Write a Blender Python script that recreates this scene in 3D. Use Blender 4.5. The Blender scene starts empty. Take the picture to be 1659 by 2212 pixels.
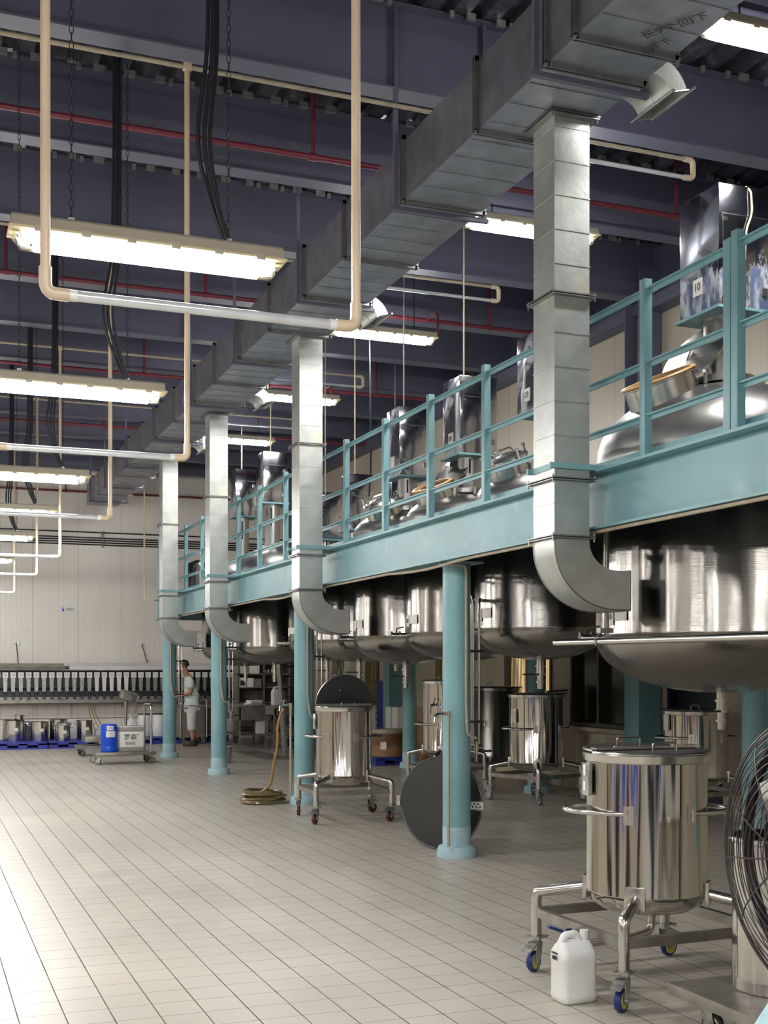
import bpy, bmesh, math, random
from mathutils import Vector, Matrix
random.seed(7)
PI = math.pi
scene = bpy.context.scene
COL = scene.collection

# ------------------------------------------------------------------ camera, world, exposure
FPX, CX, CY, HCAM = 2590.0, 829.5, 1447.0, 1.56
YAW = math.atan(1013.5 / FPX)
cam_d = bpy.data.cameras.new('camera')
cam = bpy.data.objects.new('camera', cam_d); COL.objects.link(cam)
cam.location = (0, 0, HCAM); cam.rotation_euler = (PI / 2, 0, -YAW)
cam_d.sensor_fit = 'HORIZONTAL'; cam_d.sensor_width = 36.0
cam_d.lens = 36.0 * FPX / 1659.0
cam_d.shift_x = 0.0; cam_d.shift_y = (CY - 1106.0) / 1659.0
cam_d.clip_start = 0.05; cam_d.clip_end = 200
scene.camera = cam
w = bpy.data.worlds.new('world'); scene.world = w; w.use_nodes = True
w.node_tree.nodes['Background'].inputs[0].default_value = (0.6, 0.7, 1.0, 1)
w.node_tree.nodes['Background'].inputs[1].default_value = 0.3
scene.view_settings.view_transform = 'Standard'; scene.view_settings.look = 'None'
scene.view_settings.exposure = 1.0; scene.view_settings.gamma = 1.0
scene.view_settings.use_curve_mapping = False
scene.cycles.max_bounces = 8; scene.cycles.diffuse_bounces = 5; scene.cycles.glossy_bounces = 5
scene.cycles.transmission_bounces = 6; scene.cycles.caustics_reflective = False; scene.cycles.caustics_refractive = False
scene.cycles.sample_clamp_indirect = 6.0
scene.cycles.use_denoising = True

LAMP = 60.0          # brightness of the lit diffusers

# ------------------------------------------------------------------ materials
def new_mat(name):
    m = bpy.data.materials.new(name); m.use_nodes = True
    nt = m.node_tree; b = nt.nodes['Principled BSDF']
    return m, nt, b

def N(nt, t, **kw):
    n = nt.nodes.new(t)
    for k, v in kw.items():
        if k.startswith('i_'): n.inputs[int(k[2:])].default_value = v
        else: setattr(n, k, v)
    return n

def paint(name, col, rough=0.45, metal=0.0, var=0.12, scale=6.0, bump=0.0, bscale=40, col2=None, wear=None, wcol=None, spec=None):
    """plain procedural surface: base colour with soft noise, optional wear patches and bump"""
    m, nt, b = new_mat(name)
    tc = N(nt, 'ShaderNodeTexCoord')
    no = N(nt, 'ShaderNodeTexNoise'); no.inputs['Scale'].default_value = scale; no.inputs['Detail'].default_value = 5
    nt.links.new(tc.outputs['Object'], no.inputs['Vector'])
    cr = N(nt, 'ShaderNodeValToRGB')
    c2 = col2 if col2 else tuple(max(0, c * (1 - var)) for c in col)
    cr.color_ramp.elements[0].position = .35; cr.color_ramp.elements[1].position = .65
    cr.color_ramp.elements[0].color = (*c2, 1); cr.color_ramp.elements[1].color = (*[min(1, c * (1 + var * .5)) for c in col], 1)
    nt.links.new(no.outputs['Fac'], cr.inputs['Fac'])
    out = cr.outputs['Color']
    if wear:
        n2 = N(nt, 'ShaderNodeTexNoise'); n2.inputs['Scale'].default_value = wear; n2.inputs['Detail'].default_value = 8; n2.inputs['Roughness'].default_value = .65
        nt.links.new(tc.outputs['Object'], n2.inputs['Vector'])
        r2 = N(nt, 'ShaderNodeValToRGB'); r2.color_ramp.elements[0].position = .58; r2.color_ramp.elements[1].position = .72
        nt.links.new(n2.outputs['Fac'], r2.inputs['Fac'])
        mx = N(nt, 'ShaderNodeMix', data_type='RGBA'); nt.links.new(r2.outputs['Color'], mx.inputs[0])
        nt.links.new(out, mx.inputs[6]); mx.inputs[7].default_value = (*wcol, 1)
        out = mx.outputs[2]
    nt.links.new(out, b.inputs['Base Color'])
    b.inputs['Roughness'].default_value = rough; b.inputs['Metallic'].default_value = metal
    if spec is not None: b.inputs['Specular IOR Level'].default_value = spec
    if bump:
        n3 = N(nt, 'ShaderNodeTexNoise'); n3.inputs['Scale'].default_value = bscale
        nt.links.new(tc.outputs['Object'], n3.inputs['Vector'])
        bp = N(nt, 'ShaderNodeBump'); bp.inputs['Strength'].default_value = bump; bp.inputs['Distance'].default_value = .01
        nt.links.new(n3.outputs['Fac'], bp.inputs['Height']); nt.links.new(bp.outputs[0], b.inputs['Normal'])
    return m

def steel(name, col=(.62, .6, .57), rough=.14, wavy=.25, wscale=(6, 6, .6), rvar=.08, brush=0.0, dist=.02, zbrush=60):
    m, nt, b = new_mat(name)
    tc = N(nt, 'ShaderNodeTexCoord')
    mp = N(nt, 'ShaderNodeMapping'); mp.inputs['Scale'].default_value = wscale
    nt.links.new(tc.outputs['Object'], mp.inputs['Vector'])
    no = N(nt, 'ShaderNodeTexNoise'); no.inputs['Scale'].default_value = 1.0; no.inputs['Detail'].default_value = 2
    nt.links.new(mp.outputs[0], no.inputs['Vector'])
    bp = N(nt, 'ShaderNodeBump'); bp.inputs['Strength'].default_value = wavy; bp.inputs['Distance'].default_value = dist
    nt.links.new(no.outputs['Fac'], bp.inputs['Height'])
    last = bp
    n2 = N(nt, 'ShaderNodeTexNoise'); n2.inputs['Scale'].default_value = 9; n2.inputs['Detail'].default_value = 6
    nt.links.new(tc.outputs['Object'], n2.inputs['Vector'])
    mr = N(nt, 'ShaderNodeMapRange'); mr.inputs[3].default_value = rough - rvar * .5; mr.inputs[4].default_value = rough + rvar
    nt.links.new(n2.outputs['Fac'], mr.inputs[0]); nt.links.new(mr.outputs[0], b.inputs['Roughness'])
    if brush:
        mp2 = N(nt, 'ShaderNodeMapping'); mp2.inputs['Scale'].default_value = (3, 3, zbrush)
        nt.links.new(tc.outputs['Object'], mp2.inputs['Vector'])
        n3 = N(nt, 'ShaderNodeTexNoise'); n3.inputs['Scale'].default_value = 2; n3.inputs['Detail'].default_value = 4
        nt.links.new(mp2.outputs[0], n3.inputs['Vector'])
        b2 = N(nt, 'ShaderNodeBump'); b2.inputs['Strength'].default_value = brush; b2.inputs['Distance'].default_value = .002
        nt.links.new(n3.outputs['Fac'], b2.inputs['Height']); nt.links.new(bp.outputs[0], b2.inputs['Normal']); last = b2
    nt.links.new(last.outputs[0], b.inputs['Normal'])
    b.inputs['Base Color'].default_value = (*col, 1); b.inputs['Metallic'].default_value = 1.0
    return m

def glossy_plastic(name, col, rough=.3, emit=None):
    m = paint(name, col, rough, 0, .05, 3)
    return m

def emis(name, col, s):
    m, nt, b = new_mat(name)
    nt.nodes.remove(b)
    e = N(nt, 'ShaderNodeEmission'); e.inputs[0].default_value = (*col, 1); e.inputs[1].default_value = s
    nt.links.new(e.outputs[0], nt.nodes['Material Output'].inputs[0])
    return m

M = {}
M['steel'] = steel('polished_steel', (.58, .56, .53), .09, .85, (5.5, 5.5, .3), .06, 0, .045)
M['steel_tank'] = steel('brushed_tank_steel', (.27, .255, .24), .19, .5, (5, 5, .35), .08, .16, .03, 90)
M['steel_dome_lit'] = steel('lit_dome_steel', (.42, .41, .40), .33, .2, (4, 4, 6), .08, .15)  # tank steel lightened in colour for smeared ceiling light on domes and necks
M['steel_pipe'] = steel('pipe_steel', (.6, .58, .55), .2, .05, (8, 8, 8), .08)
M['steel_mirror'] = steel('mirror_sheet_steel', (.58, .59, .63), .08, .45, (3.0, 3.0, 1.8), .05, 0, .02)
M['steel_dark'] = steel('dull_dark_steel', (.085, .09, .095), .38, .1, (3, 3, 3), .1)
M['steel_matt'] = paint('matt_stainless', (.36, .34, .31), .4, .85, .25, 7, .1)
M['zinc'] = paint('zinc_caster_steel', (.45, .45, .43), .38, .9, .3, 20, .2)
M['galv'] = paint('galvanized_sheet', (.50, .52, .50), .42, .7, .10, 7, .12, 30, wear=2.2, wcol=(.62, .6, .48))
M['galv_dark'] = paint('galvanized_duct_sheet', (.39, .40, .45), .4, .8, .2, 5, .12, 25)  # bluish tone puts the navy roof's reflection into the sheet colour
M['galv_edge'] = paint('duct_flange_steel', (.30, .29, .29), .42, .85, .15, 12, .1)
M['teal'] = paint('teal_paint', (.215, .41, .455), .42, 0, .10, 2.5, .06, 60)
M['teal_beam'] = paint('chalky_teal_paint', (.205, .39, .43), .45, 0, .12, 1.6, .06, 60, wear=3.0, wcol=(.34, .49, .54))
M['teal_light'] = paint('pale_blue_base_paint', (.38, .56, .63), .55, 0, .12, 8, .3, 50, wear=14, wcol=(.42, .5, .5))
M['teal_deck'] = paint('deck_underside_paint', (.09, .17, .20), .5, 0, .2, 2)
M['navy'] = paint('navy_roof_paint', (.125, .128, .195), .5, 0, .12, 1.2)  # navy lightened and greyed in colour to stand for haze
M['navy_col'] = paint('slate_column_paint', (.13, .13, .19), .5, 0, .12, 1.5)
M['red'] = paint('red_pipe_paint', (.19, .028, .045), .45, 0, .15, 5)
M['pvc'] = paint('cream_pvc', (.66, .53, .38), .38, 0, .08, 3)
M['pvc_old'] = paint('aged_cream_conduit', (.42, .36, .27), .45, 0, .15, 12)
M['black'] = paint('black_rubber', (.012, .012, .013), .5)
M['cable'] = paint('black_cable', (.012, .013, .02), .5)
M['wirecage'] = paint('black_coated_wire', (.03, .024, .024), .35, .2)
M['dark_chain'] = paint('dark_chain_steel', (.05, .05, .055), .45, .6)
M['housing'] = paint('lamp_housing_plastic', (.50, .45, .36), .4, 0, .06, 2)
M['lampgasket'] = paint('yellowed_gasket', (.75, .66, .4), .4)
M['diffuser'] = emis('lit_diffuser', (1.0, .985, .95), LAMP)
M['tube_lit'] = emis('fluorescent_tube', (.96, .98, 1.0), LAMP * 1.5)
M['white'] = paint('white_plastic', (.78, .78, .76), .35, 0, .03, 3)
M['milk'] = paint('milky_jug_plastic', (.80, .80, .79), .32, 0, .04, 3)
M['milk'].node_tree.nodes['Principled BSDF'].inputs['Subsurface Weight'].default_value = .25
M['milk'].node_tree.nodes['Principled BSDF'].inputs['Subsurface Radius'].default_value = (.02, .02, .02)
M['paper'] = paint('white_paper', (.78, .77, .73), .6, 0, .06, 20)
M['ink'] = paint('black_ink', (.03, .03, .035), .6)
M['blue'] = paint('blue_pallet_plastic', (.035, .045, .32), .42, 0, .15, 5)
M['blue_drum'] = paint('bright_blue_plastic', (.004, .07, .62), .32, 0, .08, 3)
M['blue_wheel'] = paint('blue_wheel_rubber', (.012, .03, .17), .45, 0, .2, 10)
M['yellow'] = paint('yellow_wheel_core', (.62, .60, .10), .4)
M['maroon'] = paint('maroon_wheel_rubber', (.085, .012, .02), .45)
M['grey_wheel'] = paint('grey_wheel_rubber', (.10, .10, .10), .5)
M['tanplastic'] = paint('carton_board', (.38, .20, .09), .7, 0, .15, 4)
M['carton_dark'] = paint('dark_carton_board', (.14, .085, .05), .7, 0, .2, 4)
M['orange'] = paint('orange_gasket_rubber', (.62, .34, .13), .45)
M['hose'] = paint('olive_braided_hose', (.17, .13, .055), .22, 0, .25, 30)
M['hose'].node_tree.nodes['Principled BSDF'].inputs['Coat Weight'].default_value = .5
M['hose_tan'] = paint('tan_hose', (.34, .20, .07), .35)
M['window_frame'] = paint('window_frame_metal', (.12, .11, .09), .4, .5)
M['shirt'] = paint('pale_green_cotton', (.60, .68, .66), .85, 0, .1, 12, .3, 40)
M['trousers'] = paint('white_work_trousers', (.60, .61, .60), .85, 0, .12, 10, .3, 30)
M['skin'] = paint('skin', (.42, .20, .13), .5, 0, .08, 10)
M['hair'] = paint('black_hair', (.012, .011, .012), .5, 0, .2, 60)
M['shoe'] = paint('dark_shoe_leather', (.03, .018, .018), .5)
M['maroon_bin'] = paint('maroon_bin_plastic', (.10, .035, .04), .5)
M['grey_panel'] = paint('grey_board', (.24, .20, .18), .6)
M['hole'] = paint('dark_opening', (.006, .007, .014), .6)
def film_mat():
    # mirror sheet with torn blue and white protective film
    m = steel('film_covered_steel', (.55, .57, .62), .10, .3, (2, 2, 1.2), .06, 0, .02); nt = m.node_tree; b = nt.nodes['Principled BSDF']
    tc = N(nt, 'ShaderNodeTexCoord'); mp = N(nt, 'ShaderNodeMapping'); mp.inputs['Scale'].default_value = (9, 9, 3.2); nt.links.new(tc.outputs['Object'], mp.inputs[0])
    n = N(nt, 'ShaderNodeTexNoise'); n.inputs['Scale'].default_value = 1.0; n.inputs['Detail'].default_value = 9; n.inputs['Roughness'].default_value = .7; nt.links.new(mp.outputs[0], n.inputs[0])
    sep = N(nt, 'ShaderNodeSeparateXYZ'); nt.links.new(tc.outputs['Object'], sep.inputs[0])
    zr = N(nt, 'ShaderNodeMapRange'); zr.inputs[1].default_value = 4.55; zr.inputs[2].default_value = 4.2; zr.inputs[3].default_value = -.35; zr.inputs[4].default_value = .06; nt.links.new(sep.outputs[2], zr.inputs[0])
    ad = N(nt, 'ShaderNodeMath', operation='ADD'); nt.links.new(n.outputs['Fac'], ad.inputs[0]); nt.links.new(zr.outputs[0], ad.inputs[1])
    r = N(nt, 'ShaderNodeValToRGB'); r.color_ramp.elements[0].position = .47; r.color_ramp.elements[1].position = .53; nt.links.new(ad.outputs[0], r.inputs[0])
    c = N(nt, 'ShaderNodeValToRGB'); c.color_ramp.elements[0].position = .42; c.color_ramp.elements[1].position = .6
    c.color_ramp.elements[0].color = (.15, .19, .34, 1); c.color_ramp.elements[1].color = (.7, .74, .8, 1)
    n2 = N(nt, 'ShaderNodeTexNoise'); n2.inputs['Scale'].default_value = 1.7; n2.inputs['Detail'].default_value = 6; nt.links.new(mp.outputs[0], n2.inputs[0]); nt.links.new(n2.outputs['Fac'], c.inputs[0])
    mx = N(nt, 'ShaderNodeMix', data_type='RGBA'); nt.links.new(r.outputs[0], mx.inputs[0]); mx.inputs[6].default_value = (.55, .57, .62, 1); nt.links.new(c.outputs[0], mx.inputs[7]); nt.links.new(mx.outputs[2], b.inputs['Base Color'])
    iv = N(nt, 'ShaderNodeMath', operation='MULTIPLY_ADD'); nt.links.new(r.outputs[0], iv.inputs[0]); iv.inputs[1].default_value = -.75; iv.inputs[2].default_value = 1.0; nt.links.new(iv.outputs[0], b.inputs['Metallic'])
    return m
M['steel_film'] = film_mat()

def m_glass(name, col=(.9, .92, .9), rough=.05, alpha=.35):
    m, nt, b = new_mat(name)
    b.inputs['Base Color'].default_value = (*col, 1); b.inputs['Roughness'].default_value = rough
    b.inputs['Transmission Weight'].default_value = 1.0; b.inputs['IOR'].default_value = 1.2
    b.inputs['Alpha'].default_value = alpha
    return m
M['clear'] = m_glass('clear_lamp_plastic', (.95, .93, .85), .1, .5)
M['tubeglass'] = paint('unlit_glass_tube', (.72, .75, .78), .12, .35, .1, 8)
M['filmwrap'] = m_glass('clear_film', (.95, .93, .9), .15, .45)

# floor tiles 0.20 x 0.212 m
def floor_mat():
    m, nt, b = new_mat('ceramic_floor_tiles')
    tc = N(nt, 'ShaderNodeTexCoord'); sep = N(nt, 'ShaderNodeSeparateXYZ')
    nz = N(nt, 'ShaderNodeTexNoise'); nz.inputs['Scale'].default_value = 1.3
    nt.links.new(tc.outputs['Object'], nz.inputs['Vector'])
    nt.links.new(tc.outputs['Object'], sep.inputs[0])
    def math_(op, a, bb=None, c=None):
        n = N(nt, 'ShaderNodeMath', operation=op)
        for i, v in enumerate((a, bb, c)):
            if v is None: continue
            if isinstance(v, (int, float)): n.inputs[i].default_value = v
            else: nt.links.new(v, n.inputs[i])
        return n.outputs[0]
    ux = math_('DIVIDE', math_('SUBTRACT', sep.outputs[0], .03), .2)
    uy = math_('DIVIDE', math_('SUBTRACT', sep.outputs[1], .09), .212)
    fx = math_('FRACT', ux); fy = math_('FRACT', uy)
    dx = math_('MINIMUM', fx, math_('SUBTRACT', 1.0, fx)); dy = math_('MINIMUM', fy, math_('SUBTRACT', 1.0, fy))
    # uneven joint width along the floor
    wob = N(nt, 'ShaderNodeTexNoise'); wob.inputs['Scale'].default_value = 3.0; nt.links.new(tc.outputs['Object'], wob.inputs['Vector'])
    wv = math_('MULTIPLY_ADD', wob.outputs['Fac'], .016, .005)
    gx = math_('LESS_THAN', dx, math_('ADD', wv, .001)); gy = math_('LESS_THAN', dy, math_('MULTIPLY', wv, .62))
    g = math_('MAXIMUM', gx, gy)
    comb = N(nt, 'ShaderNodeCombineXYZ'); nt.links.new(math_('FLOOR', ux), comb.inputs[0]); nt.links.new(math_('FLOOR', uy), comb.inputs[1])
    wn = N(nt, 'ShaderNodeTexWhiteNoise', noise_dimensions='2D'); nt.links.new(comb.outputs[0], wn.inputs['Vector'])
    cr = N(nt, 'ShaderNodeValToRGB')
    cr.color_ramp.elements[0].color = (.485, .445, .385, 1); cr.color_ramp.elements[1].color = (.515, .475, .412, 1)
    nt.links.new(wn.outputs['Value'], cr.inputs['Fac'])
    # dirt
    dn = N(nt, 'ShaderNodeTexNoise'); dn.inputs['Scale'].default_value = .9; dn.inputs['Detail'].default_value = 6
    nt.links.new(tc.outputs['Object'], dn.inputs['Vector'])
    mr = N(nt, 'ShaderNodeMapRange'); mr.inputs[1].default_value = .3; mr.inputs[2].default_value = .7; mr.inputs[3].default_value = .88; mr.inputs[4].default_value = 1.04
    nt.links.new(dn.outputs['Fac'], mr.inputs[0])
    mu = N(nt, 'ShaderNodeVectorMath', operation='SCALE'); nt.links.new(cr.outputs[0], mu.inputs[0]); nt.links.new(mr.outputs[0], mu.inputs['Scale'])
    # chips: small dark marks
    vo = N(nt, 'ShaderNodeTexNoise'); vo.inputs['Scale'].default_value = 7; vo.inputs['Detail'].default_value = 9
    nt.links.new(tc.outputs['Object'], vo.inputs['Vector'])
    ch = N(nt, 'ShaderNodeMapRange'); ch.inputs[1].default_value = .76; ch.inputs[2].default_value = .79
    nt.links.new(vo.outputs['Fac'], ch.inputs[0])
    mx = N(nt, 'ShaderNodeMix', data_type='RGBA'); nt.links.new(ch.outputs[0], mx.inputs[0]); nt.links.new(mu.outputs[0], mx.inputs[6]); mx.inputs[7].default_value = (.12, .11, .10, 1)
    mg = N(nt, 'ShaderNodeMix', data_type='RGBA'); nt.links.new(g, mg.inputs[0]); nt.links.new(mx.outputs[2], mg.inputs[6]); mg.inputs[7].default_value = (.085, .07, .055, 1)
    nt.links.new(mg.outputs[2], b.inputs['Base Color'])
    rr = N(nt, 'ShaderNodeMapRange'); rr.inputs[3].default_value = .30; rr.inputs[4].default_value = .40; b.inputs['Specular IOR Level'].default_value = .32
    nt.links.new(math_('ADD', math_('MULTIPLY', wn.outputs['Value'], .5), math_('MULTIPLY', dn.outputs['Fac'], .5)), rr.inputs[0])
    nt.links.new(math_('MAXIMUM', rr.outputs[0], math_('MULTIPLY', g, .8)), b.inputs['Roughness'])
    # slight tilt of each tile + joint
    bp = N(nt, 'ShaderNodeBump'); bp.inputs['Strength'].default_value = .35; bp.inputs['Distance'].default_value = .004
    nt.links.new(math_('SUBTRACT', math_('MULTIPLY', nz.outputs['Fac'], .8), g), bp.inputs['Height']); nt.links.new(bp.outputs[0], b.inputs['Normal'])
    return m
M['floor'] = floor_mat()

def panel_mat(name, axis, col, groove=.25, base_tiles=False, glossy=.35):
    """pale sandwich panels with fine vertical grooves along one axis"""
    m, nt, b = new_mat(name)
    tc = N(nt, 'ShaderNodeTexCoord'); sep = N(nt, 'ShaderNodeSeparateXYZ'); nt.links.new(tc.outputs['Object'], sep.inputs[0])
    def mt(op, a, bb=None):
        n = N(nt, 'ShaderNodeMath', operation=op)
        for i, v in enumerate((a, bb)):
            if v is None: continue
            if isinstance(v, (int, float)): n.inputs[i].default_value = v
            else: nt.links.new(v, n.inputs[i])
        return n.outputs[0]
    s = sep.outputs[axis]; z = sep.outputs[2]
    fr = mt('FRACT', mt('DIVIDE', s, groove / 2)); fine = mt('LESS_THAN', mt('ABSOLUTE', mt('SUBTRACT', fr, .5)), .045)
    fr2 = mt('FRACT', mt('DIVIDE', s, .95)); seam = mt('LESS_THAN', mt('ABSOLUTE', mt('SUBTRACT', fr2, .5)), .006)
    no = N(nt, 'ShaderNodeTexNoise'); no.inputs['Scale'].default_value = .55; no.inputs['Detail'].default_value = 6
    nt.links.new(tc.outputs['Object'], no.inputs['Vector'])
    cr = N(nt, 'ShaderNodeValToRGB'); cr.color_ramp.elements[0].position = .3; cr.color_ramp.elements[1].position = .7
    cr.color_ramp.elements[0].color = (*[c * .86 for c in col], 1); cr.color_ramp.elements[1].color = (*col, 1)
    nt.links.new(no.outputs['Fac'], cr.inputs['Fac'])
    k = mt('ADD', mt('MULTIPLY', fine, .10), mt('MULTIPLY', seam, .45))
    mx = N(nt, 'ShaderNodeMix', data_type='RGBA'); nt.links.new(k, mx.inputs[0]); nt.links.new(cr.outputs[0], mx.inputs[6]); mx.inputs[7].default_value = (.08, .075, .07, 1)
    out = mx.outputs[2]
    if base_tiles:
        # drips and grime above the tiled foot of the wall, and the joint line at 0.5 m
        mp = N(nt, 'ShaderNodeMapping'); mp.inputs['Scale'].default_value = (9, 9, .6); nt.links.new(tc.outputs['Object'], mp.inputs['Vector'])
        n2 = N(nt, 'ShaderNodeTexNoise'); n2.inputs['Scale'].default_value = 1; n2.inputs['Detail'].default_value = 5; nt.links.new(mp.outputs[0], n2.inputs['Vector'])
        zz = N(nt, 'ShaderNodeMapRange'); zz.inputs[1].default_value = .98; zz.inputs[2].default_value = .5; nt.links.new(z, zz.inputs[0])
        low = mt('MULTIPLY', mt('GREATER_THAN', z, .5), mt('LESS_THAN', z, 1.0))
        st = N(nt, 'ShaderNodeMapRange'); st.inputs[1].default_value = .5; st.inputs[2].default_value = .75; nt.links.new(n2.outputs['Fac'], st.inputs[0])
        kk = mt('MULTIPLY', mt('MULTIPLY', low, st.outputs[0]), .55)
        m2 = N(nt, 'ShaderNodeMix', data_type='RGBA'); nt.links.new(kk, m2.inputs[0]); nt.links.new(out, m2.inputs[6]); m2.inputs[7].default_value = (.22, .16, .10, 1)
        out = m2.outputs[2]
        ln = mt('LESS_THAN', mt('ABSOLUTE', mt('SUBTRACT', z, .5)), .012)
        m3 = N(nt, 'ShaderNodeMix', data_type='RGBA'); nt.links.new(mt('MULTIPLY', ln, .8), m3.inputs[0]); nt.links.new(out, m3.inputs[6]); m3.inputs[7].default_value = (.13, .08, .05, 1)
        out = m3.outputs[2]
        # long darker band broken up by noise
        n4 = N(nt, 'ShaderNodeTexNoise'); n4.inputs['Scale'].default_value = .8; nt.links.new(tc.outputs['Object'], n4.inputs['Vector'])
        band = mt('LESS_THAN', mt('ABSOLUTE', mt('SUBTRACT', z, 2.42)), .035)
        band_mask = N(nt, 'ShaderNodeMapRange'); band_mask.inputs[1].default_value = .45; band_mask.inputs[2].default_value = .6; band_mask.inputs[4].default_value = .35; nt.links.new(n4.outputs['Fac'], band_mask.inputs[0])
        m5 = N(nt, 'ShaderNodeMix', data_type='RGBA'); nt.links.new(mt('MULTIPLY', band, band_mask.outputs[0]), m5.inputs[0]); nt.links.new(out, m5.inputs[6]); m5.inputs[7].default_value = (.25, .22, .2, 1)
        out = m5.outputs[2]
    nt.links.new(out, b.inputs['Base Color']); b.inputs['Roughness'].default_value = glossy
    bp = N(nt, 'ShaderNodeBump'); bp.inputs['Strength'].default_value = .3; bp.inputs['Distance'].default_value = .004; bp.invert = True
    nt.links.new(mt('ADD', fine, seam), bp.inputs['Height']); nt.links.new(bp.outputs[0], b.inputs['Normal'])
    return m
M['wall_far'] = panel_mat('pale_panel_wall', 0, (.82, .78, .73), .22, True)
M['wall_side'] = panel_mat('beige_panel_wall', 1, (.66, .58, .46), .35)

# ------------------------------------------------------------------ mesh builder
def frame_from(d):
    d = d.normalized(); a = Vector((0, 0, 1)) if abs(d.z) < .95 else Vector((1, 0, 0))
    u = d.cross(a).normalized(); v = d.cross(u).normalized()
    return u, v

class MB:
    def __init__(self): self.bm = bmesh.new()
    def box(self, c, s, rz=0.0, R=None, bev=0.0):
        M4 = Matrix.Translation(Vector(c)) @ (R.to_4x4() if R else Matrix.Rotation(rz, 4, 'Z')) @ Matrix.Diagonal((*s, 1))
        r = bmesh.ops.create_cube(self.bm, size=1.0, matrix=M4)
        if bev:
            es = list({e for v in r['verts'] for e in v.link_edges})
            bmesh.ops.bevel(self.bm, geom=es, offset=bev, segments=2, affect='EDGES', profile=.6)
        return self
    def cyl(self, p0, p1, r0, r1=None, n=24, cap=True):
        p0 = Vector(p0); p1 = Vector(p1); r1 = r0 if r1 is None else r1
        u, v = frame_from(p1 - p0)
        A = [self.bm.verts.new(p0 + (u * math.cos(t) + v * math.sin(t)) * r0) for t in [2 * PI * i / n for i in range(n)]]
        B = [self.bm.verts.new(p1 + (u * math.cos(t) + v * math.sin(t)) * r1) for t in [2 * PI * i / n for i in range(n)]]
        for i in range(n): self.bm.faces.new((A[i], A[(i + 1) % n], B[(i + 1) % n], B[i]))
        if cap:
            self.bm.faces.new(A[::-1]); self.bm.faces.new(B)
        return self
    def tube(self, path, r, n=12, closed=False, fil=0.0, seg=5, sy=1.0):
        P = [Vector(p) for p in path]
        if fil: P = fillet(P, fil, seg)
        m = len(P); T = []
        for i in range(m):
            if closed: d = P[(i + 1) % m] - P[i - 1]
            else: d = P[min(i + 1, m - 1)] - P[max(i - 1, 0)]
            T.append(d.normalized())
        u, v = frame_from(T[0]); rings = []
        for i in range(m):
            if i:
                ax = T[i - 1].cross(T[i])
                if ax.length > 1e-6:
                    q = Matrix.Rotation(T[i - 1].angle(T[i]), 3, ax.normalized()); u = q @ u; v = q @ v
            rr = r[i] if isinstance(r, (list, tuple)) else r
            rings.append([self.bm.verts.new(P[i] + (u * math.cos(2 * PI * k / n) + v * math.sin(2 * PI * k / n) * sy) * rr) for k in range(n)])
        for i in range(m - 1 + (1 if closed else 0)):
            A = rings[i]; B = rings[(i + 1) % m]
            for k in range(n): self.bm.faces.new((A[k], A[(k + 1) % n], B[(k + 1) % n], B[k]))
        if not closed:
            self.bm.faces.new(rings[0][::-1]); self.bm.faces.new(rings[-1])
        return self
    def lathe(self, prof, n=48, c=(0, 0, 0), R=None, a0=0.0, a1=2 * PI):
        c = Vector(c); full = abs(a1 - a0 - 2 * PI) < 1e-6
        k = n if full else n + 1
        rings = []
        for (r, z) in prof:
            if r < 1e-6:
                p = Vector((0, 0, z)); p = (R @ p if R else p) + c
                rings.append([self.bm.verts.new(p)] * k)
            else:
                ring = []
                for i in range(k):
                    t = a0 + (a1 - a0) * i / n
                    p = Vector((r * math.cos(t), r * math.sin(t), z)); p = (R @ p if R else p) + c
                    ring.append(self.bm.verts.new(p))
                rings.append(ring)
        for a, b in zip(rings, rings[1:]):
            for i in range(n):
                j = (i + 1) % k
                vs = []
                for v in (a[i], a[j], b[j], b[i]):
                    if v not in vs: vs.append(v)
                if len(vs) > 2:
                    try: self.bm.faces.new(vs)
                    except ValueError: pass
        return self
    def ring(self, c, R0, r, n=48, m=8, rot=None, sx=1.0):
        pts = []
        for i in range(n):
            t = 2 * PI * i / n; p = Vector((R0 * math.cos(t) * sx, R0 * math.sin(t), 0)); p = rot @ p if rot else p
            pts.append(p + Vector(c))
        return self.tube(pts, r, m, closed=True)
    def prism(self, poly, h, place=None):
        """poly in local xy extruded along +z by h, then transformed by 4x4"""
        place = place or Matrix.Identity(4)
        A = [self.bm.verts.new(place @ Vector((x, y, 0))) for x, y in poly]
        B = [self.bm.verts.new(place @ Vector((x, y, h))) for x, y in poly]
        n = len(poly)
        self.bm.faces.new(A[::-1]); self.bm.faces.new(B)
        for i in range(n): self.bm.faces.new((A[i], A[(i + 1) % n], B[(i + 1) % n], B[i]))
        return self
    def build(self, name, mat, parent=None, loc=None, ang=35, smooth=True):
        bmesh.ops.recalc_face_normals(self.bm, faces=self.bm.faces[:])
        me = bpy.data.meshes.new(name); self.bm.to_mesh(me); self.bm.free()
        if smooth:
            me.shade_smooth(); me.set_sharp_from_angle(angle=math.radians(ang))
        me.materials.append(mat)
        o = bpy.data.objects.new(name, me); COL.objects.link(o)
        if parent: o.parent = parent
        if loc: o.location = loc
        return o

def fillet(P, rad, seg=5):
    out = [P[0]]
    for i in range(1, len(P) - 1):
        a, b, c = P[i - 1], P[i], P[i + 1]
        d1 = (a - b); d2 = (c - b); l = min(rad, d1.length * .49, d2.length * .49)
        p, q = b + d1.normalized() * l, b + d2.normalized() * l
        for k in range(seg + 1):
            t = k / seg
            out.append(p * (1 - t) ** 2 + b * 2 * t * (1 - t) + q * t * t)
    out.append(P[-1]); return out

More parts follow.
